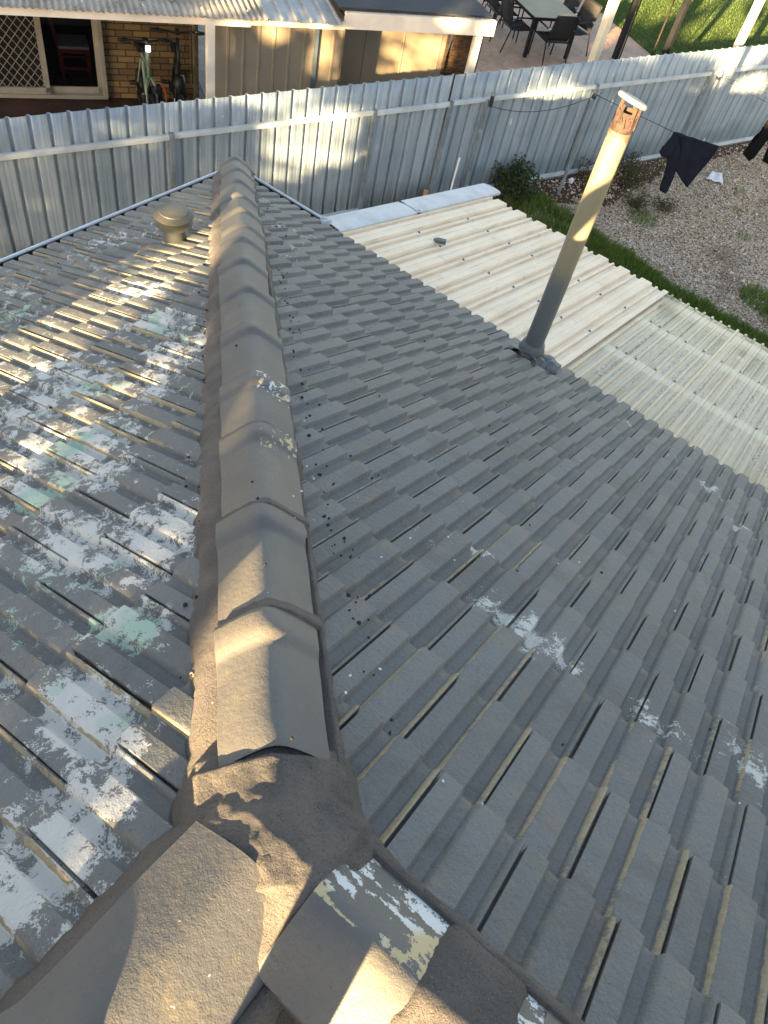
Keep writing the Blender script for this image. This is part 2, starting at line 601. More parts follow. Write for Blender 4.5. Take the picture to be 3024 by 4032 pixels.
M['sling'] = pmat('black_sling', sr(36, 34, 33), sr(46, 43, 41), 60, .75)
M['silver'] = pmat('silver', sr(180, 182, 184), None, 5, .35, .6)
M['table_top'] = pmat('table_top', sr(150, 144, 122), sr(140, 134, 114), 2, .65, spec=.2)
M['cream_post'] = pmat('cream_post', sr(244, 224, 190), sr(232, 210, 176), 3, .5)
M['grey_post'] = pmat('swing_post', sr(32, 31, 32), sr(26, 25, 27), 8, .55, c3=sr(52, 48, 46), s3=16)
M['rope'] = pmat('rope', sr(52, 36, 32), sr(38, 30, 28), 60, .8)
M['block'] = pmat('edging_block', sr(92, 94, 96), sr(74, 72, 72), 9, .85, bump=.4)
M['navy'] = pmat('navy_cloth', sr(30, 33, 44), sr(25, 27, 37), 6, .9, bump=.3, bscale=200, bdist=.002, spec=.15)
M['blackcloth'] = pmat('black_cloth', sr(13, 13, 15), sr(17, 17, 19), 6, .9, bump=.3, bscale=200, bdist=.002, spec=.15)
M['white_cloth'] = pmat('white_cloth', sr(232, 232, 238), sr(214, 214, 222), 14, .85, bump=.3, bscale=18, bdist=.01)
M['wire'] = pmat('line_wire', sr(40, 44, 46), None, 5, .5)
M['peg'] = pmat('peg', sr(196, 204, 206), None, 5, .5)
M['clip'] = pmat('clip_plastic', sr(38, 38, 40), None, 5, .5)
M['red_wood'] = pmat('red_wood', sr(150, 62, 38), sr(120, 48, 32), 6, .5)
M['cushion'] = pmat('cushion', sr(190, 186, 176), None, 5, .9)
M['bike_green'] = pmat('bike_green', sr(136, 152, 128), sr(124, 140, 118), 5, .4)
M['tyre'] = pmat('tyre', sr(26, 25, 25), None, 5, .8)
M['orange'] = pmat('orange', sr(228, 96, 40), None, 5, .5)
M['white_plastic'] = pmat('white_plastic', sr(234, 238, 240), None, 5, .4)
k = NT('headlight')
k.b.inputs['Emission Color'].default_value = (.85, .92, 1, 1)
k.b.inputs['Emission Strength'].default_value = .8
M['lamp'] = k.out(sr(230, 236, 244), .3)
M['crumb'] = pmat('crumb', sr(40, 38, 38), sr(58, 54, 50), 60, .9)
M['flake'] = pmat('flake', sr(220, 222, 228), None, 5, .8)
M['skin'] = pmat('skin', sr(196, 150, 122), sr(186, 138, 112), 9, .55)
M['denim'] = pmat('denim', sr(52, 60, 78), sr(42, 48, 64), 8, .9)
M['shirt'] = pmat('work_shirt', sr(84, 88, 92), sr(74, 78, 82), 8, .9)
M['hair'] = pmat('hair', sr(52, 40, 32), None, 5, .7)
M['phone'] = pmat('phone', sr(24, 24, 26), None, 5, .2)

# ------------------------------------------------------------------ ground
def sheet(name, pts, z, m, kind='structure'):
    b = MB()
    b.add([(x, y, z) for x, y in pts], [tuple(range(len(pts)))])
    o = b.build(name, m)
    return tag(o, kind=kind)


PH = math.radians(32.5)
HU = Vector((math.sin(PH), math.cos(PH), 0))
HN = Vector((math.cos(PH), -math.sin(PH), 0))


def UN(u, n, z=0.0):
    p = HU * u + HN * n
    return Vector((p.x, p.y, z))


def un2(u, n):
    p = UN(u, n)
    return (p.x, p.y)


FA = 0.34052296
FO = Vector((-1.24471957, 3.75, G))
FD = Vector((math.sin(FA), math.cos(FA), 0))          # along the fence, away
FNV = Vector((math.cos(FA), -math.sin(FA), 0))        # towards our yard


def FP(s, off=0.0, h=0.0):
    return FO + FD * s + FNV * off + Vector((0, 0, h))


sheet('ground', [(-90, -90), (90, -90), (90, 90), (-90, 90)], G - .012, M['gravel'])
# neighbour's yard: everything behind the fence line
a, b_ = FP(-14, -.03), FP(30, -.03)
sheet('path', [(a.x, a.y), (b_.x, b_.y), (b_.x - 30, b_.y + 6), (a.x - 30, a.y + 6)], G - .004, M['path'])
sheet('patio', [un2(4.7, -4.6), un2(4.7, -16), un2(11.36, -16), un2(11.36, -6.0)], G + .004, M['patio'])
sheet('lawn', [un2(11.36, -5.0), un2(11.36, -22), un2(34, -22), un2(34, -5.0)], G + .010, M['lawn'])
b = MB()
b.box(UN(-2.9, -6.75, G + .04), (7.9, 6.1, .1), Matrix.Rotation(math.pi / 2 - PH, 3, 'Z'))
tag(b.build('porch_slab', M['slab']), kind='structure')
# red-brown soil along the fence foot on our side
pts = [FP(-6, .0), FP(-6, .35), FP(-.6, .5), FP(.4, .62), FP(1.3, .5), FP(2.2, .75), FP(3.3, .6), FP(4.2, 1.0), FP(5.2, .55), FP(7.5, .3), FP(12, .1), FP(12, 0)]
sheet('soil', [(p.x, p.y) for p in pts], G - .004, M['soil'])
sheet('side_path', [(-.35, -12), (-2.6, -12), (-2.3, .2), (-.5, 1.6), (.6, 1.8), (.6, .3)], G - .006, M['concrete'])
sheet('awning_floor', [(.6, .3), (9.5, .3), (9.5, 3.4), (.6, 3.4)], G - .003, M['concrete'])

# ------------------------------------------------------------------ tiled house
house = thing('tiled_house', 'house with a dark grey painted tile roof, flaking paint and mortared ridge caps', 'house')
HOFF = .02                                      # the hip line is x + y = 2*HOFF
JX, JY = 4.235, -4.255
RW, GAUGE = .1145, .345
PROF = [(0.0, -.016, 0), (.001, 0, 0), (.027, .0007, 0), (.0535, 0, 0), (.0560, -.003, .50), (.0605, -.016, .50), (.0645, -.0205, 0),
        (.073, -.0225, 0), (.084, -.0227, 0), (.0905, -.0215, .35), (.0965, -.0125, 1), (.1010, -.004, 1), (.106, 0, .7), (.114, .0008, 0),
        (.140, .001, 0), (.168, 0, 0), (.1705, -.003, .50), (.175, -.016, .50), (.179, -.0205, 0), (.1875, -.0225, 0), (.198, -.0227, 0),
        (.2045, -.021, .4), (.2100, -.011, 1), (.2140, -.0035, 1), (.2180, -.001, 1), (.2220, -.0025, .8), (.2237, -.010, 0),
        (.2238, -.024, 0), (.2305, -.024, 0)]

# flaked / lichen areas: (along eave, upslope distance, radius, amount)
WL = []
WR = []


def blob(dst, *items):
    dst.extend(items)


def tiles(name, O, h, up, n, hs, smax, phase, s_of, blobs, base_white, cuts, seed, wearf):
    r = np.random.default_rng(seed)
    prof = np.array(PROF)
    rows = np.array([0.0, 0.0, .006, .12, .24, .375])
    rz = np.array([-.034, -.001, 0, -.0115, -.023, -.0365])
    V, F, wear, white, tint = [], [], [], [], []
    o = 0
    npf, nr = len(prof), len(rows)
    nk = int(smax / GAUGE) + 1
    loc_f = []
    for i in range(nr - 1):
        for j in range(npf - 1):
            loc_f.append((i * npf + j, i * npf + j + 1, (i + 1) * npf + j + 1, (i + 1) * npf + j))
    loc_f = np.array(loc_f)
    bl = np.array(blobs) if blobs else np.zeros((0, 4))
    for kk in range(nk):
        s0 = s_of(kk)
        ph = phase + (RW if kk % 2 else 0.0)
        i0 = math.floor((hs[0] - ph) / (2 * RW)) - 1
        i1 = math.ceil((hs[1] - ph) / (2 * RW))
        for i in range(i0, i1):
            h0 = ph + i * 2 * RW + r.normal(0, .0012)
            if any((c[0] * (h0 + .11) + c[1] * (s0 + .17)) > c[2] + .4 for c in cuts):
                continue
            ds = r.normal(0, .003)
            dz = r.normal(0, .0016)
            tl = r.normal(0, .006)
            H = np.tile(prof[:, 0], nr) + h0
            Sx = np.repeat(rows, npf) + s0 + ds
            Z = np.tile(prof[:, 1], nr) + np.repeat(rz, npf) + dz + tl * (np.tile(prof[:, 0], nr) - .11) * .6
            # slightly uneven front edge
            Sx[:2 * npf] += np.tile(r.normal(0, .0012, npf), 2)
            P = O[None] + H[:, None] * h[None] + Sx[:, None] * up[None] + Z[:, None] * n[None]
            V.append(P)
            F.append(loc_f + o)
            wear.append(np.tile(prof[:, 2], nr) * wearf(h0, s0) * r.uniform(.55, 1.15))
            wv = np.full(len(H), base_white(h0, s0)) + r.normal(0, .06)
            if len(bl):
                dd = ((H[:, None] - bl[None, :, 0]) ** 2 + (Sx[:, None] - bl[None, :, 1]) ** 2) / bl[None, :, 2] ** 2
                wv = wv + (np.exp(-dd) * bl[None, :, 3]).max(1)
            white.append(np.clip(wv, -.4, 1.25))
            tint.append(np.full(len(H), r.uniform(0, 1)))
            o += len(H)
    b = MB()
    me = bpy.data.meshes.new(name)
    V = np.concatenate(V)
    F = np.concatenate(F)
    me.from_pydata(V.tolist(), [], F.tolist())
    for nm, arr in (('wear', wear), ('white', white), ('tint', tint)):
        at = me.attributes.new(nm, 'FLOAT', 'POINT')
        at.data.foreach_set('value', np.concatenate(arr).astype(np.float32))
    me.materials.append(M['tile'])
    bm = bmesh.new()
    bm.from_mesh(me)
    for c in cuts:                                    # plane a*h + b*s <= c
        pn = Vector(h * c[0]) + Vector(up * c[1])
        # a point on the cut
        if abs(c[0]) > abs(c[1]):
            p0 = Vector(O + h * (c[2] / c[0]))
        else:
            p0 = Vector(O + up * (c[2] / c[1]))
        # cut vertical: take out the normal part
        pn = Vector(np.array(pn) - n * np.dot(np.array(pn), n))
        bmesh.ops.bisect_plane(bm, geom=bm.verts[:] + bm.edges[:] + bm.faces[:], plane_co=p0, plane_no=pn, clear_outer=True)
    bm.to_mesh(me)
    bm.free()
    me.polygons.foreach_set('use_smooth', [True] * len(me.polygons))
    me.set_sharp_from_angle(angle=math.radians(38))
    ob = bpy.data.objects.new(name, me)
    COL.objects.link(ob)
    ob.parent = house
    return ob


A_ = lambda *q: np.array(q, dtype=float)
# left slope in (y, s), right slope in (x, s): flaked areas
blob(WL, *[(a_1, b_1, c_1 * 1.2, d_1 * .94) for a_1, b_1, c_1, d_1 in [(-3.11, 2.03, 0.2, 0.85), (-3.17, 2.39, 0.2, 0.85), (-3.4, 2.35, 0.2, 0.85), (-3.39, 2.78, 0.13, 0.85), (-3.01, 2.74, 0.13, 0.85), (-3.55, 2.73, 0.13, 0.85), (-3.45, 2.9, 0.13, 0.85), (-3.77, 2.97, 0.13, 0.85), (-3.57, 3.07, 0.13, 0.85), (-3.63, 3.58, 0.13, 0.85), (-3.78, 3.62, 0.13, 0.85), (-3.85, 3.53, 0.13, 0.85), (-3.84, 3.34, 0.13, 0.85), (-4.01, 3.8, 0.075, 1.2), (-3.99, 3.87, 0.075, 1.2), (-4.21, 3.96, 0.075, 1.2), (-4.25, 4.06, 0.075, 1.2), (-4.25, 4.12, 0.075, 1.2), (-4.38, 4.23, 0.075, 1.2), (-4.45, 4.24, 0.075, 1.2), (-4.51, 4.22, 0.075, 1.2), (-4.57, 4.29, 0.075, 1.2), (-4.52, 4.3, 0.075, 1.2), (-2.56, 2.13, 0.2, 0.85), (-2.26, 1.62, 0.2, 0.85), (-2.71, 2.55, 0.2, 0.85), (-1.9, 1.1, 0.3, 0.5), (-2.9, 1.0, 0.5, 0.55), (-1.3, 0.75, 0.3, 0.6), (-1.7, 0.5, 0.3, 0.55), (-2.6, 0.5, 0.5, 0.5), (-3.6, 1.2, 0.6, 0.75), (-4.2, 1.8, 0.7, 0.8), (-5.2, 3.0, 0.8, 0.9), (-4.75, 4.0, 0.14, 1.1), (-4.8, 3.7, 0.2, 1.0)]])
blob(WR, *[(a_1, b_1, c_1 * 1.15, d_1 * 1.2) for a_1, b_1, c_1, d_1 in [(3.76, 3.34, 0.05, 1.0), (4.0, 3.18, 0.05, 0.95), (4.15, 3.4, 0.06, 0.85), (4.22, 3.4, 0.06, 0.95), (4.31, 3.4, 0.07, 1.15), (4.34, 3.51, 0.05, 1.0), (4.41, 3.41, 0.06, 1.2), (4.47, 3.46, 0.05, 1.05), (4.72, 3.43, 0.07, 0.75), (4.58, 0.73, 0.1, 1.0), (3.87, 3.36, 0.06, 0.7), (3.95, 1.66, 0.06, 0.7), (4.82, 3.4, 0.08, 0.7), (5.05, 3.32, 0.1, 0.75), (4.8, 1.11, 0.1, 0.85), (1.2, 0.9, 0.5, 0.42), (1.5, 1.2, 0.4, 0.35), (0.7, 0.35, 0.3, 0.45), (3.15, 0.1, 0.15, 0.55), (3.55, 0.25, 0.08, 0.6), (3.9, 0.45, 0.1, 0.6), (4.3, 0.6, 0.08, 0.6)]])


def left_white(hh, s):
    return .42 - .25 * max(0, (hh + s * CT * 1.0 + .9)) if True else 0


def lw(hh, s):
    d = (-hh - s * CT) / 1.414           # distance out from the hip
    return -.02 + (.44 - .14 * min(1, max(0, (2.3 - s) / .8))) * min(1, max(0, (d - .1) / .45))


t_left = tiles('roof_tiles', A_(0, 0, 0), A_(0, 1, 0), A_(CT, 0, ST), A_(-ST, 0, CT), (-9.2, 0), 4.71, -3.447 + RW,
               lambda kk: kk * GAUGE, WL, lw,
               [(1.0, CT, 2 * HOFF), (0, 1.0, JX / CT)], 3, lambda hh, s: 1.0)
t_right = tiles('roof_tiles', A_(0, 0, 0), A_(1, 0, 0), A_(0, -CT, ST), A_(0, ST, CT), (0, 9.2), 4.71, 4.2514 + RW,
                lambda kk: .02 if kk == 0 else .09 + kk * .344, WR, lambda hh, s: .06,
                [(-1.0, CT, -2 * HOFF), (0, 1.0, -JY / CT)], 5, lambda hh, s: .80 + .16 * min(1, max(0, (s - 2.0) / 1.5)))
t_in1 = tiles('roof_tiles', A_(2 * JX, 0, 0), A_(0, -1, 0), A_(-CT, 0, ST), A_(ST, 0, CT), (4.0, 9.2), 4.71, 0.0,
              lambda kk: kk * GAUGE, [], lambda hh, s: .25, [(-1.0, -CT, -8.56), (0, 1.0, JX / CT)], 7, lambda hh, s: .6)
t_in2 = tiles('roof_tiles', A_(0, 2 * JY, 0), A_(-1, 0, 0), A_(0, CT, ST), A_(0, -ST, CT), (-9.2, -4.0), 4.71, 0.0,
              lambda kk: kk * GAUGE, [], lambda hh, s: .25, [(1.0, -CT, -8.56), (0, 1.0, -JY / CT)], 9, lambda hh, s: .6)


def roof_z(x, y):
    h1 = min(x, 2 * JX - x, -y + .0)
    h2 = min(-y, y - 2 * JY, x)
    return T * max(h1, h2)


def capz(l, H=.094, kk=.80, r=.030):
    return H - (math.sqrt((kk * l) ** 2 + r * r) - r)


def ridge_cap(p0, p1, seed, wear=0.0, hw=.125, collar=True, lat=0.0, wside=0):
    """p0 lower (collar) end, p1 upper end; points on the ridge line"""
    rr = random.Random(seed)
    a, b = Vector(p0), Vector(p1)
    d = (b - a)
    L = d.length
    d.normalize()
    side = d.cross(Vector((0, 0, 1))).normalized()
    upv = side.cross(d).normalized()
    NS = 28
    rows = [(0.0, .013, 0), (.004, .019, 0), (.020, .0215, 0), (.052, .022, 0), (.070, .020, 0), (.083, .014, 0), (.093, .006, 0), (.100, .0015, 0), (.112, .0, 0)]
    if not collar:
        rows = [(0, 0, 0), (.112, 0, 0)]
    x = .112
    while x < L - .03:
        x += .05
        rows.append((min(x, L), 0.0, 0))
    rows.append((L, -.004, 0))
    vs, wr = [], []
    roll = rr.gauss(0, .02)
    off = lat + rr.gauss(0, .004)
    hz = rr.gauss(0, .003)
    sgn = [-hw - .0, ] 
    secl = [-hw] + [-hw + 2 * hw * i / (NS - 1) for i in range(NS)] + [hw]
    for (s, bump, _) in rows:
        tp = 1 - .05 * s / L
        for i, l in enumerate(secl):
            skirt = -.022 if i in (0, len(secl) - 1) else 0
            ll = l * (tp + bump * 1.3)
            z = capz(l * tp) + bump * 1.0 + skirt + hz + roll * ll - .002 * s / L
            lo = ll + off + .0012 * math.sin(s * 23 + seed) 
            vs.append(a + d * s + side * lo + upv * z)
            w = wear * (.6 + .6 * rr.random()) * (1.0 if s < .125 or hw > .135 else .45)
            if wside and l * wside < 0:
                w *= .25
            wr.append(w)
    n = len(secl)
    fs = []
    for i in range(len(rows) - 1):
        for j in range(n - 1):
            fs.append((i * n + j, i * n + j + 1, (i + 1) * n + j + 1, (i + 1) * n + j))
    base = len(vs)                                   # front thickness
    for i, l in enumerate(secl):
        ll = l * (1 + rows[0][1] * 1.3)
        vs.append(a + d * .003 + side * (ll * .93 + off) + upv * (capz(ll * .95) + rows[0][1] - .018 + (-.022 if i in (0, n - 1) else 0)))
        wr.append(0)
    for j in range(n - 1):
        fs.append((j + 1, j, base + j, base + j + 1))
    m = MB()
    m.add(vs, fs)
    m.att['wear'] = wr
    return m.build('ridge_cap', M['cap'], house, smooth=True, angle=50)


HL = math.sqrt(2 + T * T)
hip_d = Vector((1, -1, T)) / HL


def hip_pt(dist):
    return Vector((HOFF, HOFF, 0)) + hip_d * dist


HIPS = [.10, .54, .96, 1.42, 1.85, 2.2, 2.53, 2.96, 3.41, 3.91, 4.43, 4.83, 5.31, 5.74]
HW = [.126] * 11 + [.122, .119, .115]
LATS = [.018] * 11 + [.021, .027, .034]
WEARS = [.25, .1, .1, .2, .4, .1, .2, .1, .25, .55, .95, .85, .35, .35]
for i, d0 in enumerate(HIPS):
    d1 = HIPS[i + 1] + .05 if i + 1 < len(HIPS) else 6.12
    ridge_cap(hip_pt(d0), hip_pt(d1), i + 1, WEARS[i], hw=HW[i], lat=LATS[i], wside=-1)
# ridge along +X and ridge along -Y
JZ = JX * T + .002
for i, d0 in enumerate([.085, .50, .92, 1.34, 1.76, 2.2]):
    ridge_cap((JX + d0 + .45, JY - .02, JZ), (JX + d0, JY - .02, JZ), 40 + i, 1.0 if i == 0 else .25, hw=.14, lat=0, collar=i > 0, wside=1)
for i, d0 in enumerate([.045, .47, .90, 1.32, 1.74, 2.2]):
    ridge_cap((JX - .03, JY - d0 - .46, JZ), (JX - .03, JY - d0, JZ), 60 + i, .52, hw=.14, lat=0)


def mortar_strip(p0, p1, zl, zr, seed, wl=.185, wr_=.175, inner=.11, wob=.018, taper=0.0):
    inner0 = inner
    """bedding both sides of a ridge line; zl/zr: drop of the roof per metre out on each side"""
    a, b = Vector(p0), Vector(p1)
    d = b - a
    L = d.length
    d.normalize()
    side = Vector((d.y, -d.x, 0)).normalized()
    m = MB()
    n = max(4, int(L / .018))
    for sg, drop, wd in ((-1, zl, wl), (1, zr, wr_)):
        inner = inner0 if wd < .15 else .115
        vs, fs = [], []
        for i in range(n + 1):
            p = a + d * (L * i / n)
            q = p * 7.0 + Vector((seed, sg * 5, 0))
            w1 = wd - (taper * max(0, i / n - .55) / .45 if sg < 0 else 0) + wob * mnoise.noise(q) + .012 * mnoise.noise(q * 4.1)
            inn = inner - (taper * .6 * max(0, i / n - .55) / .45 if sg < 0 else 0)
            rs = .006 if sg < 0 and taper > 0 else 0
            e1 = .007 * mnoise.noise(q * 3.3 + Vector((9, 9, 9)))
            e2 = .006 * mnoise.noise(q * 4.7)
            for l, z in ((inn - .02, -.01), (inn + .006, .016 - rs + e1 * .5), (inn + .018, .012 - rs * 1.3 + e2), ((inn + w1) / 2 + .010, .006 - rs + e1 - ((inn + w1) / 2) * drop * .55),
                         (w1 - .012, .006 - (w1 - .012) * drop + e2 * .5 + .006), (w1, -.018 - w1 * drop), (w1 + .012, -.045 - w1 * drop)):
                vs.append(p + side * (sg * l) + Vector((0, 0, z)))
        for i in range(n):
            for j in range(6):
                fs.append((i * 7 + j, i * 7 + j + 1, i * 7 + 8 + j, i * 7 + 7 + j))
        m = MB()
        m.add(vs, fs)
        m.build('mortar_bed', M['mortar'], house, smooth=True)


fm_ = MB()
for qi, d0 in enumerate(HIPS[1:]):
    n_ = 34
    vs, fs = [], []
    sdv = Vector((1, 1, 0)).normalized()
    upv = sdv.cross(hip_d).normalized()
    if upv.z < 0:
        upv = -upv
    for (da, rise) in ((-.052, -.004), (-.034, .003), (-.016, .009), (.001, .0135), (.004, .004)):
        for i in range(n_ + 1):
            hwq = HW[qi] + .002
            l = -hwq + 2 * hwq * i / n_
            q = Vector((l * 9, d0 * 5, qi))
            wob = .010 * mnoise.noise(q * 2.2) + .006 * mnoise.noise(q * 6) if da < -.01 else .002 * mnoise.noise(q * 5)
            vs.append(hip_pt(d0 + da + wob) + sdv * (l * 1.01 - LATS[qi]) + upv * (capz(l) + rise + .0025 * mnoise.noise(q * 7)))
    for r_ in range(4):
        for i in range(n_):
            fs.append((r_ * (n_ + 1) + i, r_ * (n_ + 1) + i + 1, (r_ + 1) * (n_ + 1) + i + 1, (r_ + 1) * (n_ + 1) + i))
    fm_ = MB()
    fm_.add(vs, fs)
    fm_.build('mortar_fillet', M['mortar'], house, smooth=True)
mortar_strip(hip_pt(.12), hip_pt(6.12), T * .7071, T * .7071, 3, .134, .212, .10, .010, .026)
mortar_strip((JX + .05, JY, JZ), (JX + 4, JY, JZ), T, T, 7, .165, .165)
mortar_strip((JX, JY - .05, JZ), (JX, JY - 4, JZ), T, T, 11, .165, .215)

# mortar smeared over the first joint of the right-hand ridge
vs, fs = [], []
n_ = 34
for r_ in range(12):
    for i in range(n_ + 1):
        l = -.142 + .284 * i / n_
        q = Vector((l * 8, r_ * .45, 4.0))
        xx = JX + .29 + .016 * r_ + (.02 * mnoise.noise(q * 1.7) + .008 * mnoise.noise(q * 6) if r_ in (0, 11) else .006 * mnoise.noise(q))
        edge = -.010 if r_ in (0, 11) else .010
        vs.append((xx, JY - .02 + l, JZ + capz(l) + edge + .004 * mnoise.noise(q * 3) + .003 * mnoise.noise(q * 9)))
for r_ in range(11):
    for i in range(n_):
        fs.append((r_ * (n_ + 1) + i, r_ * (n_ + 1) + i + 1, (r_ + 1) * (n_ + 1) + i + 1, (r_ + 1) * (n_ + 1) + i))
fm_ = MB()
fm_.add(vs, fs)
fm_.build('mortar_fillet', M['mortar'], house, smooth=True)

# mortar lump where hip and ridges meet: one heightfield that dips under the tiles and caps at its rim
arms = [(Vector((-1, 1, 0)).normalized(), -T * .7071, .186), (Vector((1, 0, 0)), 0, .089), (Vector((0, -1, 0)), 0, .049)]
m = MB()
NG = 120
ext = .46
for i in range(NG + 1):
    for j in range(NG + 1):
        x = JX - ext + 2 * ext * i / NG
        y = JY - ext + 2 * ext * j / NG
        rz_ = roof_z(x, y)
        best = rz_ - .11
        for dv, sl, lim in arms:
            q = Vector((x - JX, y - JY, 0))
            t_ = q.dot(dv)
            l = abs(q.dot(Vector((dv.y, -dv.x, 0))))
            if t_ < (-.02 if dv.x >= 0 else -.06) or l > .25:
                continue
            hgt = .094 if t_ < lim else .074
            zz_ = JZ + sl * max(t_, 0) + hgt - (math.sqrt((.68 * l) ** 2 + .03 ** 2) - .03)
            zz_ -= max(0, t_ - lim - .03) * 1.6
            # bedding shoulder, then down under the tiles
            zz_ = max(zz_, JZ + sl * max(t_, 0) + .012 - l * .22 - max(0, t_ - lim - .02) * 1.2)
            if l > .145:
                zz_ -= (l - .145) * 1.9
            best = max(best, zz_)
        if x > JX - .02 and y < JY + .02:            # valley side, filled with mortar
            dd = math.hypot(x - JX, y - JY)
            if dd < .40:
                best = max(best, JZ + .022 - dd * .30 - .25 * max(0, .05 - min(x - JX, JY - y)))
        q = Vector((x, y, 0))
        best += .006 * mnoise.noise(q * 8) + .005 * mnoise.noise(q * 19) + .003 * mnoise.noise(q * 45) + .002 * mnoise.noise(q * 110)
        m.v.append((x, y, best))
for i in range(NG):
    for j in range(NG):
        a_ = i * (NG + 1) + j
        m.f.append((a_, a_ + NG + 1, a_ + NG + 2, a_ + 1))
        m.m.append(0)
m.build('mortar_bed', M['mortar'], house, smooth=True)

# gutters
gp = [(0.10, -.02), (.10, -.13), (-.045, -.13), (-.060, -.045), (-.056, -.032), (-.050, -.045), (-.038, -.12), (.09, -.12), (.09, -.02)]
g = MB()
g.extrude(gp, (0, .07, 0), (0, -9.4, 0), fr=((1, 0, 0), (0, 0, 1)))
g1 = g.build('gutter', M['gutter_in'], house)
g = MB()
g.tube([(-.062, .075, -.028), (-.062, -4.2, -.028), (-.062, -9.4, -.028)], .0125, 8)
g.build('gutter_lip', M['gutter_lip'], g1)
g = MB()
g.extrude(gp, (-.07, 0, 0), (.95, 0, 0), fr=((0, -1, 0), (0, 0, 1)))
g2 = g.build('gutter', M['gutter_in'], house)
g = MB()
g.tube([(-.07, .062, -.028), (.5, .062, -.028), (.93, .062, -.028)], .0115, 8)
g.build('gutter_lip', M['gutter_lip'], g2)
g = MB()
for (x, y, z, r) in ((.955, .055, -.03, .045), (1.0, .03, -.02, .035), (.99, -.02, .0, .03), (.965, .1, -.05, .03)):
    g.lathe([(0.001, r * .5), (r * .6, r * .42), (r, 0), (r * .7, -r * .4), (.001, -r * .5)], 10, (x, y, z))
g.build('sealant', M['seal'], g2, smooth=True)
g = MB()
g.box((.12, -4.6, -.12), (.03, 9.4, .2))
g.box((4.8, -.12, -.13), (9.4, .03, .18))
g.build('fascia', M['gutter_in'], house)
g = MB()
g.box((4.6, -4.6, -1.32), (8.2, 8.2, 2.16))
g.build('wall', M['wall'], house)

# ------------------------------------------------------------------ flue pipe
FX, FY, FZ = 3.078, -.214, .10
flue = thing('flue_pipe', 'tall grey and cream flue pipe with rusted top and flat cap on the roof edge', 'pipe', (FX, FY, FZ))
m = MB()
m.tube([(0, 0, -.05), (0, 0, .4), (0, 0, .66)], .0655, 40)
m.tube([(0, 0, .655), (0, 0, 1.0), (0, 0, 1.3), (0, 0, 1.6)], .0635, 40, cap=False)
m.build('pipe', M['shaft'], flue, smooth=True, angle=50)
m = MB()                                        # ragged rusted top
n = 40
vs, fs = [], []
rr = random.Random(4)
tops = [1.655 + .02 * math.sin(q * 1.3) + rr.uniform(-.035, .03) - (.06 if q in (5, 6, 13, 14, 22, 23, 24, 33) else 0) for q in range(n)]
for q in range(n):
    a = 2 * math.pi * q / n
    for z in (1.58, 1.62, tops[q]):
        vs.append((.0645 * math.cos(a), .0645 * math.sin(a), max(z, 1.6) if z != 1.58 else z))
for q in range(n):
    q2 = (q + 1) % n
    for t_ in range(2):
        fs.append((q * 3 + t_, q2 * 3 + t_, q2 * 3 + t_ + 1, q * 3 + t_ + 1))
m.add(vs, fs)
for q in (0, 9, 18, 28, 36):
    a = 2 * math.pi * q / n
    m.bar((.062 * math.cos(a), .062 * math.sin(a), 1.6), (.058 * math.cos(a), .058 * math.sin(a), 1.72), .02, .004)
m.lathe([(.045, 1.56), (.048, 1.68)], 24)
m.build('rusted_collar', M['rust'], flue)
m = MB()
Rt = Matrix.Rotation(math.radians(7), 3, 'Y') @ Matrix.Rotation(math.radians(-17), 3, 'X')
m.lathe([(.001, .016), (.06, .015), (.082, .012), (.089, .004), (.089, -.008), (.083, -.012), (.001, -.010)], 40, (0, 0, 1.735), Rt)
m.build('rain_cap', M['flue_cap'], flue, smooth=True, angle=40)
m = MB()
m.lathe([(.066, .10), (.078, .095), (.094, .04), (.092, .0), (.10, -.06), (.10, -.12)], 32)
m.build('storm_collar', M['pipe_grey'], flue, smooth=True)
m = MB()                                        # dressed lead flashing
vs, fs = [], []
for i in range(15):
    for j in range(13):
        x = -.15 + .30 * i / 14
        s_ = -.10 + .22 * j / 12
        r_ = math.hypot(x, s_)
        z = -T * s_ * 1.0 - .012 + .012 * mnoise.noise(Vector((x * 14, s_ * 14, 3))) + .06 * math.exp(-(r_ / .1) ** 2) - .02 * (r_ > .145)
        vs.append((x, s_, z - .0))
for i in range(14):
    for j in range(12):
        fs.append((i * 13 + j, i * 13 + 13 + j, i * 13 + 14 + j, i * 13 + j + 1))
m.add(vs, fs)
m.build('flashing', M['lead'], flue, smooth=True)
m = MB()
for (x, y, z, r, h_) in ((.13, .03, -.01, .075, .035), (.17, .0, .0, .06, .03), (.10, -.05, .015, .06, .028), (.15, .06, -.03, .05, .03)):
    o0 = len(m.v)
    m.lathe([(.001, h_), (r * .35, h_ * .92), (r * .7, h_ * .6), (r, h_ * .1), (r * 1.1, -.03)], 18, (x, y, z))
    m.v[o0:] = [tuple(Vector(p) + Vector((.012 * mnoise.noise(Vector(p) * 22), .012 * mnoise.noise(Vector(p) * 22 + Vector((5, 0, 0))), .014 * mnoise.noise(Vector(p) * 30)))) for p in m.v[o0:]]
m.build('flashing_lump', M['lead'], flue, smooth=True)

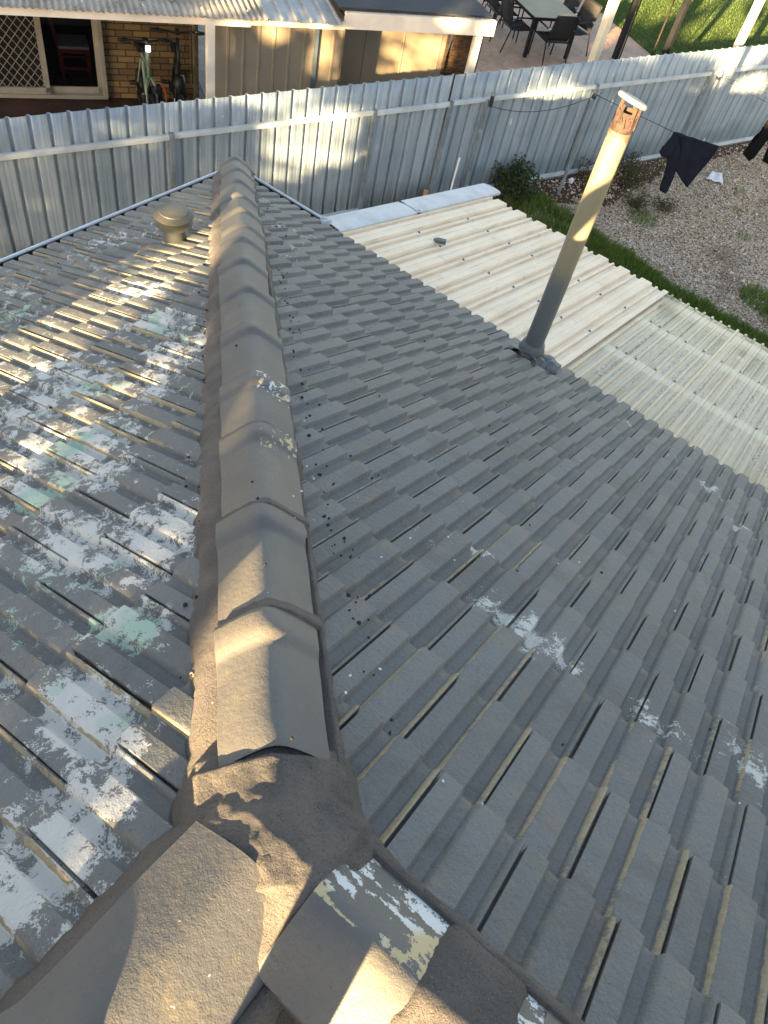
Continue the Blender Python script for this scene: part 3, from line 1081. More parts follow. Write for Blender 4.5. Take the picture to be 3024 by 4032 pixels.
# ------------------------------------------------------------------ mushroom roof vent
vent = thing('roof_vent', 'round mushroom vent with a domed cap on a short stack near the left gutter', 'vent', (.985, -1.560, .405))
m = MB()
m.tube([(0, 0, -.08), (0, 0, .2)], .070, 32)
m.build('stack', M['vent_dark'], vent, smooth=True, angle=50)
m = MB()
m.lathe([(.075, .165), (.112, .150), (.116, .150), (.118, .156), (.080, .180)], 40)
m.build('lower_ring', M['vent'], vent, smooth=True, angle=40)
m = MB()
m.lathe([(.001, .246), (.05, .243), (.088, .237), (.091, .231), (.118, .222), (.126, .214), (.126, .208), (.12, .207), (.08, .213), (.001, .214)], 44)
m.build('cap', M['vent'], vent, smooth=True, angle=35)
for q in range(3):
    a = q * 2.094 + .4
    m = MB()
    m.bar((.085 * math.cos(a), .085 * math.sin(a), .15), (.085 * math.cos(a), .085 * math.sin(a), .22), .014, .004)
    m.build('bracket', M['vent_dark'], vent)
m = MB()
rr = random.Random(8)
for (x, y, r, h_) in ((-.06, -.11, .06, .03), (-.11, -.13, .05, .03), (-.03, -.12, .05, .03), (-.09, -.08, .05, .02)):
    m.lathe([(.001, h_), (r * .6, h_ * .85), (r, h_ * .25), (r * 1.05, -.05)], 14, (x, y, .0 + x * T))
m.build('mortar_patch', M['mortar'], vent, smooth=True)

# ------------------------------------------------------------------ awning roof beyond the eave
AZ, AS = -.10, .21734
AN = Vector((0, AS, 1)).normalized()
ADN = Vector((0, 1, -AS)).normalized()


def aw(x, y, h=0.0):
    return Vector((x, y, AZ - AS * y)) + AN * h


awn = thing('awning_roof', 'low lean-to roof of cream ribbed steel and clear ribbed plastic below the tiles', 'awning', (3.2, 1.4, G))
AOFF = Vector((3.2, 1.4, G))


def abuild(m, name, mats, par=None, **kw):
    m.v = [tuple(Vector(p) - AOFF) for p in m.v]
    return m.build(name, mats, par or awn, **kw)


def profile_sheet(x0, x1, prof, period, phase, y0, y1, jitter=0.0, ny=2, base=0.0):
    m = MB()
    pts = []
    k0 = math.floor((x0 - phase) / period) - 1
    k1 = math.ceil((x1 - phase) / period) + 1
    for q in range(k0, k1):
        for (px, pz) in prof:
            x = phase + q * period + px
            if x0 <= x <= x1:
                pts.append((x, pz))
    ys = [y0 + (y1 - y0) * i / (ny - 1) for i in range(ny)]
    vs, fs = [], []
    for y in ys:
        for (x, z) in pts:
            vs.append(aw(x, y, z + base))
    n = len(pts)
    for i in range(ny - 1):
        for j in range(n - 1):
            fs.append((i * n + j, i * n + j + 1, (i + 1) * n + j + 1, (i + 1) * n + j))
    for j in range(n):                          # turned-down drip edge
        vs.append(aw(pts[j][0], y1 + .001, pts[j][1] + base - .012))
    o = n * ny
    for j in range(n - 1):
        fs.append(((ny - 1) * n + j, (ny - 1) * n + j + 1, o + j + 1, o + j))
    m.add(vs, fs)
    return m


MP = [(0, 0), (.010, .026), (.014, .030), (.060, .031), (.063, .028), (.068, .028), (.071, .031), (.128, .030), (.132, .026), (.143, 0), (.172, 0),
      (.180, .018), (.186, .022), (.200, .022), (.206, .018), (.214, 0), (.2549, 0)]
m = profile_sheet(.98, 3.275, MP, .255, 1.342 - .193, -.08, 2.82)
abuild(m, 'steel_sheet', M['cream_steel'], smooth=True, angle=25)
PP = [(0, 0), (.034, 0), (.042, .021), (.062, .021), (.070, 0), (.0899, 0)]
s1 = abuild(profile_sheet(3.20, 4.09, PP, .09, 3.395 - .052, -.06, 2.83, base=.004), 'clear_sheet', M['poly'])
s2 = abuild(profile_sheet(3.99, 4.93, PP, .09, 3.395 - .052, -.06, 2.835, base=.007), 'clear_sheet', M['poly'])
s3 = abuild(profile_sheet(4.83, 6.6, PP, .09, 3.395 - .052, -.06, 2.83, base=.010), 'clear_sheet', M['poly'])
m = MB()
for y in (.93, 1.84, 2.68):
    m.bar(aw(.9, y, -.028), aw(6.6, y, -.028), .10, .045, bev=.003)
abuild(m, 'batten', M['white_timber'])
m = MB()
for x in (1.0, 2.2, 3.24, 5.3, 6.5):
    m.bar(aw(x, .16, -.105), aw(x, 2.66, -.105), .045, .09)
abuild(m, 'rafter', M['white_timber'])
for x in (1.0, 4.2, 6.5):
    m = MB()
    m.box((x, 2.62, (G + AZ - AS * 2.62 - .15) / 2), (.075, .075, (AZ - AS * 2.62 - .15) - G))
    abuild(m, 'post', M['white_timber'])
m = MB()                                        # side flashing
fp = [(-.235, -.02), (-.235, .038), (-.20, .045), (-.10, .052), (-.02, .046), (.0, .036), (.0, .012)]
x_ = 1.085
vs, fs = [], []
for (y0, y1, dz) in ((.10, 1.36, 0.0), (1.30, 3.02, .004)):
    o = len(vs)
    for y in (y0, y1):
        for (p, q) in fp:
            vs.append(aw(x_ + p, y, q + dz))
    for j in range(len(fp) - 1):
        fs.append((o + j, o + j + 1, o + len(fp) + j + 1, o + len(fp) + j))
m.add(vs, fs)
abuild(m, 'side_flashing', M['galv'], smooth=True, angle=30)
m = MB()
m.bar(aw(.86, 1.30, .048), aw(1.075, 1.34, .046), .02, .006)
abuild(m, 'rust_seam', M['rust'])
sc0 = None


def screw(x, y, h):
    global sc0
    if sc0 is None:
        q = MB()
        q.lathe([(.001, .012), (.007, .011), (.008, .004), (.013, .003), (.0135, -.001)], 8)
        sc0 = q.build('screw', M['screw'], awn, smooth=True)
        o = sc0
    else:
        o = sc0.copy()
        COL.objects.link(o)
    o.location = aw(x, y, h) - AOFF
    return o


for y in (.93, 1.84):
    for i in range(19):
        screw(3.395 + .18 * i * .995, y + random.uniform(-.012, .012), .023)
    screw(3.485, y, .023)
for q in range(8):
    xr = 1.342 + .255 * q
    for y in (.93, 1.84):
        screw(xr, y + random.uniform(-.03, .03), .022)
for q in range(14):
    screw(3.395 + .18 * q, 2.74 + random.uniform(-.02, .02), .023)

# lump of broken tile lying on the sheet
m = MB()
m.box((0, 0, .018), (.085, .05, .034), Matrix.Rotation(.5, 3, 'Z'), bev=.006)
m.box((-.04, -.018, .014), (.045, .04, .03), Matrix.Rotation(-.3, 3, 'Z'), bev=.008)
o = m.build('tile_fragment', M['lead'], None, aw(1.57, .97, .031))
tag(o, 'small grey broken piece of tile lying on the cream steel awning', 'tile piece')

# ------------------------------------------------------------------ sheet-steel fence
fence = thing('steel_fence', 'tall grey ribbed sheet-steel fence with flat top rail, rear boundary of the gravel yard', 'fence', FP(0))
FM = Matrix((FD, -FNV, Vector((0, 0, 1)))).transposed()          # local x along, y away, z up
fence.rotation_euler = FM.to_euler()


def rib_panel(s0, s1, h0=.03, h1=1.785, pitch=.1985, phase=-.2, y=0.0):
    pf = [(0, 0), (.006, .002), (.017, .034), (.042, .034), (.053, .002), (.064, 0), (.106, 0), (.109, .0012), (.114, .0012), (.117, 0), (.148, 0), (.151, .0012), (.156, .0012), (.159, 0), (.1984, 0)]
    pts = []
    for q in range(math.floor((s0 - phase) / pitch) - 1, math.ceil((s1 - phase) / pitch) + 1):
        for (px, py) in pf:
            x = phase + q * pitch + px
            if s0 <= x <= s1:
                pts.append((x, py))
    pts = [(s0, pts[0][1])] + pts + [(s1, pts[-1][1])]
    m = MB()
    vs, fs = [], []
    hs = [h0, .5, 1.0, 1.42, h1]
    for hh in hs:
        for (x, py) in pts:
            bow = .006 * mnoise.noise(Vector((x * 1.3, hh * 1.1, 0)))
            vs.append((x, y + py + bow, hh + (.004 * mnoise.noise(Vector((x * .9, 7, 0))) if hh == h1 else 0)))
    n = len(pts)
    for i in range(len(hs) - 1):
        for j in range(n - 1):
            fs.append((i * n + j, i * n + j + 1, (i + 1) * n + j + 1, (i + 1) * n + j))
    m.add(vs, fs)
    o = m.build('fence_panel', M['fence'], fence, smooth=True, angle=25)
    md = o.modifiers.new('thickness', 'SOLIDIFY')
    md.thickness = .0025
    return o


fpos = [-8.1, -5.4, -2.695, 0.0, 1.227, 4.0, 6.72, 9.42, 12.1, 14.8]
for i in range(len(fpos) - 1):
    rib_panel(fpos[i], fpos[i + 1], phase=-.21)
for i in range(len(fpos) - 1):
    a_, c_ = fpos[i], fpos[i + 1]
    drop = (-.01 if i % 2 else .0)
    for hh in ((1.405, .055) if i != 3 else (1.405,)):
        m = MB()
        hz = hh + drop
        m.extrude([(-.003, 0), (-.040, 0), (-.040, .010), (-.043, .010), (-.043, .048), (-.040, .048), (-.040, .058), (-.003, .058)],
                  (a_ + .02, 0, hz), (c_ - .02, 0, hz), fr=((0, 1, 0), (0, 0, 1)))
        m.build('rail', M['rail'], fence)
for i, p in enumerate(fpos):
    m = MB()
    m.box((p, -.035, .735), (.055, .05, 1.47), bev=.004)
    m.build('fence_post', M['post_zinc'], fence)
m = MB()
m.box((1.85, -.06, .72), (.04, .035, 1.44), bev=.003)
m.build('fence_post', M['post_zinc'], fence)

# things along the fence
m = MB()
m.tube([(0, 0, 0), (.02, .0, .35), (.03, .0, .62)], .010, 8)
o = m.build('white_stick', M['white_plastic'], None, FP(-2.50, .10, 0))
tag(o, 'thin white stick standing by the fence post behind the left gutter', 'stick')
m = MB()
m.tube([(0, 0, 0), (.012, .0, .5), (.02, .0, .72)], .014, 8)
o = m.build('white_conduit', M['white_plastic'], None, FP(1.50, .14, 0))
tag(o, 'thin white conduit leaning on the fence behind the awning', 'conduit')
m = MB()
m.box((0, 0, .13), (.06, .05, .26), Matrix.Rotation(.3, 3, 'Z'), bev=.006)
o = m.build('timber_stake', pmat('stake_wood', sr(190, 150, 96), sr(170, 130, 82), 10, .8), None, FP(1.08, .10, 0))
tag(o, 'short pale timber stake at the foot of the fence', 'stake')

# ------------------------------------------------------------------ clothes lines
def pole(name, base, top, label, r=.024):
    base, top = Vector(base), Vector(top)
    t = thing(name, label, 'pole', base, 0, 'steel clothes line poles along the fence')
    m = MB()
    m.tube([(0, 0, -.02), (top - base) * .5, top - base], r, 14)
    m.build('shaft', M['post_zinc'], t, smooth=True, angle=50)
    return t


p1b, p1t = Vector((.341, 6.93, G)), Vector((.345, 6.935, -.78))
t1 = pole('clothes_pole', p1b, p1t, 'galvanised clothes line pole with wire knotted round its top, in front of the fence')
m = MB()
for q in range(4):
    m.tube([(.03 * math.cos(a), .03 * math.sin(a), 1.49 + .012 * q + .006 * math.sin(3 * a)) for a in [k_ * .524 for k_ in range(12)]], .005, 6, closed=True)
m.tube([(-.03, 0, 1.5), (.02, -.03, 1.56), (.06, -.01, 1.55), (.09, .02, 1.6)], .004, 6)
m.tube([(.03, 0, 1.5), (-.02, -.03, 1.57), (-.05, .0, 1.58)], .004, 6)
m.build('wire_knot', M['wire'], t1)
p2b = FP(6.75, .16)
t2 = pole('clothes_pole', p2b, p2b + Vector((0, 0, 1.47)), 'galvanised clothes line pole with rounded cap beside the sunlit end of the fence', .03)
m = MB()
m.lathe([(.001, 1.52), (.02, 1.515), (.034, 1.49), (.036, 1.46), (.032, 1.44)], 16)
m.build('pole_cap', M['rail'], t2, smooth=True)
m = MB()
m.lathe([(.034, 1.44), (.037, 1.43), (.037, 1.40), (.033, 1.39)], 16)
m.build('wire_band', M['wire'], t2)
cl = thing('line_tensioner', 'small black clothes line reel fixed on a fence upright', 'line reel', FP(1.86, .12, 1.40))
m = MB()
m.box((0, 0, .05), (.045, .04, .15), bev=.008)
m.build('case', M['clip'], cl)
m = MB()
m.box((0, 0, .14), (.05, .045, .03), bev=.006)
m.build('lid', M['post_zinc'], cl)


def catenary(a, b, sag, n=22):
    a, b = Vector(a), Vector(b)
    return [a.lerp(b, i / n) - Vector((0, 0, sag * 4 * (i / n) * (1 - i / n))) for i in range(n + 1)]


def wire(a, b, sag, label, r=.0045):
    m = MB()
    m.tube(catenary(a, b, sag), r, 6)
    o = m.build('clothes_line', M['wire'])
    return tag(o, label, 'clothes line', 'wires of the clothes line')


wire(FP(1.88, .12, 1.38), p1t + Vector((0, 0, -.10)), .14, 'slack black wire sagging from the reel to the knotted pole')
LA = Vector((.36, 6.93, -.88))
LB = Vector((4.9, 8.75, -.93))
# the washing line runs from the knotted pole, past the flue, to the garments
LP = [Vector((.36, 6.93, -.86)), Vector((1.0, 7.02, -.885)), Vector((1.62, 6.96, -.87)), Vector((2.21, 7.29, -.905)), Vector((2.63, 7.50, -.895)), Vector((4.9, 8.9, -.85))]
LP = [Vector((.36, 6.93, -.86)), Vector((1.62, 6.93, -.86)), Vector((2.21, 7.275, -.90)), Vector((2.63, 7.49, -.885)), Vector((4.9, 8.66, -.80))]
m = MB()
m.tube(LP, .0045, 6)
o = m.build('clothes_line', M['wire'])
tag(o, 'black wire carrying the navy jumper, running from the knotted pole past the flue', 'clothes line', 'wires of the clothes line')
p2t = p2b + Vector((0, 0, 1.43))
wire(p2t, Vector((5.2, 9.6, -.75)), .10, 'lowest of the thin wires fanning out from the capped pole', .0035)
wire(p2t, Vector((5.2, 10.6, -.55)), .08, 'middle one of the thin wires fanning out from the capped pole', .003)
wire(p2t, Vector((5.2, 11.3, -.5)), .05, 'highest of the thin wires fanning out from the capped pole', .003)


def garment(name, outline, org, dx, m_, par=None, thick=.022, seed=0, amp=.02, push=0.0):
    dx = Vector(dx).normalized()
    nrm = Vector((dx.y, -dx.x, 0))
    bm = bmesh.new()
    vv = [bm.verts.new((x, 0, z)) for x, z in outline]
    f = bm.faces.new(vv)
    bmesh.ops.triangulate(bm, faces=[f])
    for _ in range(4):
        es = [e for e in bm.edges if e.calc_length() > .05]
        if es:
            bmesh.ops.subdivide_edges(bm, edges=es, cuts=1)
            bmesh.ops.triangulate(bm, faces=bm.faces[:])
    for v in bm.verts:
        q = Vector((v.co.x * 5 + seed, v.co.z * 2.2, seed))
        w = amp * (mnoise.noise(q) + .6 * math.sin(v.co.x * 31 + v.co.z * 6 + seed)) + push
        v.co = dx * v.co.x + Vector((0, 0, v.co.z)) + nrm * w
    me = bpy.data.meshes.new(name)
    bm.to_mesh(me)
    bm.free()
    me.materials.append(m_)
    me.polygons.foreach_set('use_smooth', [True] * len(me.polygons))
    o = bpy.data.objects.new(name, me)
    COL.objects.link(o)
    sm = o.modifiers.new('thickness', 'SOLIDIFY')
    sm.thickness = thick
    sm.offset = 0
    if par:
        o.parent = par
    else:
        o.location = org
    return o


gd = (.8547, .5191, 0)
jm = thing('hanging_jumper', 'navy blue hooded jumper hanging askew from the clothes line over the gravel', 'jumper', (1.619, 6.913, -.85))
garment('body', [(.0, .0), (.2, -.012), (.45, -.032), (.69, -.05), (.675, -.15), (.62, -.42), (.54, -.69), (.42, -.62), (.27, -.50), (.18, -.40), (.1, -.3), (.03, -.12)], None, gd, M['navy'], jm, seed=2)
garment('sleeve', [(.02, -.02), (.10, -.05), (.19, -.22), (.25, -.42), (.275, -.60), (.275, -.79), (.27, -.825), (.165, -.80), (.15, -.74), (.13, -.55), (.08, -.35)], None, gd, M['navy'], jm, thick=.05, seed=5, push=.03)
garment('hood', [(.0, -.0), (.09, -.06), (.1, -.22), (.06, -.32), (-.02, -.335), (-.07, -.30), (-.06, -.24), (-.03, -.10)], None, gd, M['navy'], jm, thick=.05, seed=8, push=.05)
tr_ = thing('hanging_trousers', 'black trousers hanging with both hems at the clothes line, at the right edge', 'trousers', (2.53, 7.43, -.92))
garment('leg', [(.0, .0), (.13, -.06), (.17, .12), (.235, .3), (.27, .52), (.1, .55), (.06, .3)], None, gd, M['blackcloth'], tr_, thick=.04, seed=3)
garment('leg', [(.30, -.02), (.44, -.05), (.42, .2), (.36, .56), (.24, .52), (.26, .26)], None, gd, M['blackcloth'], tr_, thick=.04, seed=6, push=.03)
garment('waist', [(.1, .54), (.36, .54), (.35, .9), (.12, .9)], None, gd, M['blackcloth'], tr_, thick=.05, seed=9)
pg0 = None
for i, (px, py, pz, lb) in enumerate([(2.0, 7.155, -.875, 'pale peg holding the bottom hem of the navy jumper'), (2.58, 7.47, -.875, 'left one of the two pale pegs at the black trouser hem'),
                                      (2.66, 7.51, -.872, 'right one of the two pale pegs at the black trouser hem'), (.62, 6.935, -.85, 'small peg on the wire just right of the knotted pole'),
                                      (-.22, 5.62, -1.14, 'small peg on the slack sagging wire')]):
    if pg0 is None:
        m = MB()
        m.bar((0, 0, -.045), (.004, .004, .03), .011, .007)
        m.bar((.006, .012, -.045), (.004, .004, .03), .011, .007)
        pg0 = m.build('clothes_peg', M['peg'])
        o = pg0
    else:
        o = pg0.copy()
        COL.objects.link(o)
    o.location = (px, py, pz)
    tag(o, lb, 'peg', 'pegs on the clothes line')

# ------------------------------------------------------------------ plants and ground cover on our side
def blades(name, pts, hgt, wid, mat_, lean=.35, seed=1):
    r = np.random.default_rng(seed)
    N = len(pts)
    P = np.asarray(pts, dtype=float)
    h = hgt * r.uniform(.5, 1.25, N)
    a = r.uniform(0, 2 * np.pi, N)
    w = wid * r.uniform(.7, 1.3, N)
    dx = np.stack([np.cos(a), np.sin(a), np.zeros(N)], 1)
    b2 = r.uniform(0, 2 * np.pi, N)
    ln = np.stack([np.cos(b2), np.sin(b2), np.zeros(N)], 1) * (lean * h * r.uniform(.2, 1.3, N))[:, None]
    up = np.zeros((N, 3))
    up[:, 2] = h
    v0 = P - dx * w[:, None]
    v1 = P + dx * w[:, None]
    v2 = P + ln * .4 + up * .6 + dx * w[:, None] * .7
    v3 = P + ln * .4 + up * .6 - dx * w[:, None] * .7
    v4 = P + ln + up
    V = np.stack([v0, v1, v2, v3, v4], 1).reshape(-1, 3)
    i = np.arange(N) * 5
    F = [(int(q), int(q) + 1, int(q) + 2, int(q) + 3) for q in i] + [(int(q) + 3, int(q) + 2, int(q) + 4) for q in i]
    me = bpy.data.meshes.new(name)
    me.from_pydata(V.tolist(), [], F)
    for nm in ('tint', 'tint2'):
        at = me.attributes.new(nm, 'FLOAT', 'POINT')
        at.data.foreach_set('value', np.repeat(r.uniform(0, 1, N), 5).astype(np.float32))
    me.materials.append(mat_)
    o = bpy.data.objects.new(name, me)
    COL.objects.link(o)
    return o


gpts = []
r = np.random.default_rng(5)
for _ in range(40000):
    x = r.uniform(-.3, 7.2)
    edge = max(6.05, 6.52 - .15 * x) + .13 * mnoise.noise(Vector((x * 1.7, 0, 0))) + .10 * mnoise.noise(Vector((x * 5, 3, 0))) + .1 * math.exp(-((x - .8) / .4) ** 2)
    y = edge - abs(r.normal(0, .30)) + .06 * r.normal()
    if y < 5.0 or (x < .2 and r.random() > .35):
        continue
    if mnoise.noise(Vector((x * 3, y * 3, 5))) < -.25 and r.random() > .3:
        continue
    gpts.append((x, y, G - .005))
for (cx, cy, rad, n_) in ((3.85, 6.95, .26, 700), (4.3, 6.75, .3, 700), (2.62, 9.25, .08, 24), (3.0, 8.5, .09, 26), (2.42, 9.9, .08, 20), (4.6, 7.6, .2, 300), (1.6, 7.5, .2, 160)):
    for _ in range(n_):
        a = r.uniform(0, 6.283)
        q = rad * math.sqrt(r.random()) * 1.3
        gpts.append((cx + q * math.cos(a), cy + q * math.sin(a), G - .005))
tag(blades('grass', gpts, .12, .0045, M['grass'], .5, 5), kind='stuff')
# loose pebbles over the gravel sheet
r = np.random.default_rng(17)
ico = [(0, 0, 1), (.894, 0, .447), (.276, .851, .447), (-.724, .526, .447), (-.724, -.526, .447), (.276, -.851, .447),
       (.724, .526, -.447), (-.276, .851, -.447), (-.894, 0, -.447), (-.276, -.851, -.447), (.724, -.526, -.447), (0, 0, -1)]
icf = [(0, 1, 2), (0, 2, 3), (0, 3, 4), (0, 4, 5), (0, 5, 1), (1, 6, 2), (2, 7, 3), (3, 8, 4), (4, 9, 5), (5, 10, 1), (2, 6, 7), (3, 7, 8), (4, 8, 9), (5, 9, 10), (1, 10, 6), (7, 6, 11), (8, 7, 11), (9, 8, 11), (10, 9, 11), (6, 10, 11)]
ico = np.array(ico)
NP = 16000
PV, PF, t1_, t2_ = [], [], [], []
cnt = 0
while cnt < NP:
    x, y = r.uniform(-.2, 6.4), r.uniform(6.2, 13.5)
    d = (Vector((x, y, G)) - FO).dot(FNV)
    if d < .04:
        continue
    sz = r.uniform(.007, .016) * (1 + .7 * (r.random() > .93))
    q = ico * np.array([r.uniform(.7, 1.3), r.uniform(.7, 1.3), r.uniform(.5, .8)]) * sz * r.uniform(.85, 1.15, (12, 1))
    a = r.uniform(0, 6.283)
    ca, sa = math.cos(a), math.sin(a)
    q = np.stack([q[:, 0] * ca - q[:, 1] * sa, q[:, 0] * sa + q[:, 1] * ca, q[:, 2]], 1)
    PV.append(q + np.array([x, y, G + sz * .2]))
    PF.extend([(f[0] + cnt * 12, f[1] + cnt * 12, f[2] + cnt * 12) for f in icf])
    u1, u2 = r.random(), r.random()
    t1_ += [u1] * 12
    t2_ += [u2] * 12
    cnt += 1
m = MB()
m.v = np.concatenate(PV).tolist()
m.f = PF
m.m = [0] * len(PF)
m.att = {'tint': t1_, 'tint2': t2_}
tag(m.build('pebbles', M['pebble']), kind='stuff')


def leafy(name, loc, label, cat, nstem, hgt, spread, nleaf, lsz, mat_, seed, group=None, shape=1.0):
    rr = random.Random(seed)
    t = thing(name, label, cat, loc, 0, group)
    st = MB()
    lv, lf, ta, tb = [], [], [], []
    for i in range(nstem):
        a = rr.uniform(0, 6.283)
        q = spread * math.sqrt(rr.random())
        hh = hgt * rr.uniform(.55, 1.1) * (1 - .35 * (q / spread) ** 2)
        b0 = Vector((.3 * q * math.cos(a), .3 * q * math.sin(a), 0))
        tp = Vector((q * math.cos(a), q * math.sin(a), hh))
        md = b0.lerp(tp, .5) + Vector((rr.uniform(-.03, .03), rr.uniform(-.03, .03), .05 * hh))
        st.tube([b0, md, tp], [.005, .004, .002], 5)
        for k_ in range(nleaf):
            u = rr.uniform(.15, 1.0) ** .8
            p = b0.lerp(md, u * 2) if u < .5 else md.lerp(tp, u * 2 - 1)
            p = p + Vector((rr.gauss(0, .03), rr.gauss(0, .03), rr.gauss(0, .025))) * shape
            d1 = Vector((rr.gauss(0, 1), rr.gauss(0, 1), rr.gauss(.3, .6))).normalized()
            d2 = d1.cross(Vector((rr.gauss(0, 1), rr.gauss(0, 1), rr.gauss(0, 1)))).normalized()
            L = lsz * rr.uniform(.6, 1.3)
            o = len(lv)
            lv += [p, p + d1 * L * .5 + d2 * L * .26, p + d1 * L, p + d1 * L * .5 - d2 * L * .26]
            lf.append((o, o + 1, o + 2, o + 3))
            x1, x2 = rr.random(), rr.random()
            ta += [x1] * 4
            tb += [x2] * 4
    st.build('stem', M['stem'], t)
    m = MB()
    m.add(lv, lf)
    m.att = {'tint': ta, 'tint2': tb}
    m.build('foliage', mat_, t)
    return t


leafy('shrub', (-.10, 6.18, G), 'dense dark green shrub at the corner of the awning by the fence', 'shrub', 60, .60, .40, 46, .050, M['shrub'], 3)
for i, (x, y, hh, sp_, ns, lb) in enumerate([
        (1.35, 7.75, .30, .30, 30, 'sprawling grey green weed right of the flue, nearest the loose gravel'), (1.0, 8.25, .34, .30, 30, 'grey green weed in the middle of the weed patch behind the flue'),
        (.75, 8.75, .36, .26, 26, 'bushy weed against the fence rail right of the flue'), (1.15, 8.75, .55, .16, 10, 'tall thin weed with spiky seed heads against the fence'),
        (.62, 7.5, .28, .22, 18, 'low brownish weed left of the flue near the knotted pole'), (.3, 7.75, .34, .16, 10, 'sparse upright weed at the fence foot just right of the knotted pole'),
        (1.72, 8.1, .16, .26, 20, 'low flat weed spreading on the gravel below the navy sleeve')]):
    leafy('weed', (x, y, G), lb, 'weed', ns, hh, sp_, 22, .036, M['weed'], 20 + i, 'weeds growing by the fence')
dp = []
for _ in range(60):
    dp.append((.62 + random.gauss(0, .07), 8.1 + random.gauss(0, .07), G))
tag(blades('dry_grass', dp, .34, .004, M['drygrass'], .5, 9), 'tuft of pale dry grass stalks standing right of the flue', 'grass tuft')
# litter on the gravel
m = MB()
vs, fs = [], []
q = [(1.79, 9.82), (2.09, 9.91), (1.92, 10.31), (1.77, 10.17)]
N_ = 12
for i in range(N_ + 1):
    for j in range(N_ + 1):
        u, v = i / N_, j / N_
        x = (1 - u) * (1 - v) * q[0][0] + u * (1 - v) * q[1][0] + u * v * q[2][0] + (1 - u) * v * q[3][0]
        y = (1 - u) * (1 - v) * q[0][1] + u * (1 - v) * q[1][1] + u * v * q[2][1] + (1 - u) * v * q[3][1]
        vs.append((x - 1.9, y - 10.05, .035 + .02 * mnoise.noise(Vector((x * 9, y * 9, 1))) + .012 * math.sin(x * 40 + y * 13)))
for i in range(N_):
    for j in range(N_):
        fs.append((i * 13 + j, i * 13 + 13 + j, i * 13 + 14 + j, i * 13 + j + 1))
m.add(vs, fs)
o = m.build('white_cloth', M['white_cloth'], None, (1.9, 10.05, G), smooth=True)
o.modifiers.new('thickness', 'SOLIDIFY').thickness = .006
tag(o, 'white cloth lying spread on the gravel near the black trousers', 'cloth')
m = MB()
m.v = [tuple(Vector(p) * (.055 * random.uniform(.7, 1.25)) + Vector((0, 0, .05))) for p in ico.tolist()]
m.f = icf
m.m = [0] * 20
o = m.build('crumpled_paper', M['white_cloth'], None, (.30, 7.42, G))
tag(o, 'ball of crumpled white paper among the weeds by the fence', 'paper')
m = MB()
m.add([(0, 0, .02), (.12, .02, .03), (.15, .1, .02), (.07, .09, .045), (.01, .07, .025)], [(0, 1, 2, 3, 4)])
o = m.build('dry_leaf', M['drygrass'], None, (.56, 6.92, G))
tag(o, 'large pale dry leaf lying beside the knotted pole base', 'leaf')

# ------------------------------------------------------------------ neighbour: house, porch, shed
RZ = math.pi / 2 - PH
nh = thing('brick_house', 'tan brick house wall with a sliding door under the neighbour\'s porch roof', 'house', UN(0, -6.2, G), RZ)
ZW = -G                                         # local z of world 0
# local: x along u, y = -n direction (away from us)


def lb(m, name, mats, par, **kw):
    return m.build(name, mats, par, **kw)


m = MB()
zt = 2.6
m.box(((-.43 + .92) / 2, .12, (.1 + zt) / 2 + .0), (1.35, .22, zt - .1))
m.box((-5.5, .12, (.1 + zt) / 2), (5.0, .22, zt - .1))
m.box((-1.72, .12, 2.35), (2.58, .22, .5))
lb(m, 'wall', M['brick'], nh)
m = MB()                                        # room behind the door
m.box((-1.7, 3.2, 1.25), (4.2, .1, 2.5))
m.box((-3.8, 1.75, 1.25), (.1, 3.0, 2.5))
m.box((.35, 1.75, 1.25), (.1, 3.0, 2.5))
m.box((-1.7, 1.75, 2.55), (4.2, 3.0, .1))
lb(m, 'room', M['dark'], nh)
m = MB()
m.box((-1.7, 1.72, .12), (4.1, 2.95, .06))
lb(m, 'room_floor', M['carpet'], nh)
door = MB()
door.box((-1.72, .0, .135), (2.58, .14, .05))
door.box((-.455, .0, 1.13), (.06, .14, 2.0))
door.box((-2.98, .0, 1.13), (.06, .14, 2.0))
door.box((-1.72, .0, 2.12), (2.58, .14, .05))
dr = lb(door, 'sliding_door', M['alu'], nh)
m = MB()
for (x0, x1, y) in ((-1.29, -.485, .03), (-2.95, -1.215, -.02)):
    for (c, sz) in (((x0 + .03, y, 1.13), (.065, .035, 1.95)), ((x1 - .03, y, 1.13), (.065, .035, 1.95)), (((x0 + x1) / 2, y, .20), (x1 - x0, .035, .085)), (((x0 + x1) / 2, y, 2.07), (x1 - x0, .035, .06))):
        m.box(c, sz)
lb(m, 'door_sash', M['alu'], dr)
m = MB()
m.box((-.89, .035, 1.13), (.74, .006, 1.85))
lb(m, 'glass_pane', M['glass'], dr)
m = MB()
w_ = .0042
x0, x1, z0, z1 = -2.90, -1.265, .235, 2.04
st_ = .112
for i in range(-30, 60):
    for sg in (1, -1):
        a = Vector((x0 + i * st_, -.02, z0))
        bb = a + Vector((sg * (z1 - z0) * .80, 0, z1 - z0))
        # clip to the opening
        tt = [0, 1]
        dxx = bb.x - a.x
        ta, tb = (x0 - a.x) / dxx, (x1 - a.x) / dxx
        lo, hi = max(0, min(ta, tb)), min(1, max(ta, tb))
        if hi > lo:
            m.bar(a.lerp(bb, lo), a.lerp(bb, hi), w_ * 2, .006, up=(0, 1, 0))
lb(m, 'security_grille', M['alu'], dr)
m = MB()
m.box((-2.08, .02, 1.13), (1.66, .004, 1.83))
lb(m, 'fly_screen', M['dark'], dr)
m = MB()
m.tube([(.86, -.04, .1), (.86, -.04, 1.3), (.84, -.03, 2.2)], .035, 12)
m.tube([(.80, -.03, .35), (.80, -.03, 1.2)], .012, 8)
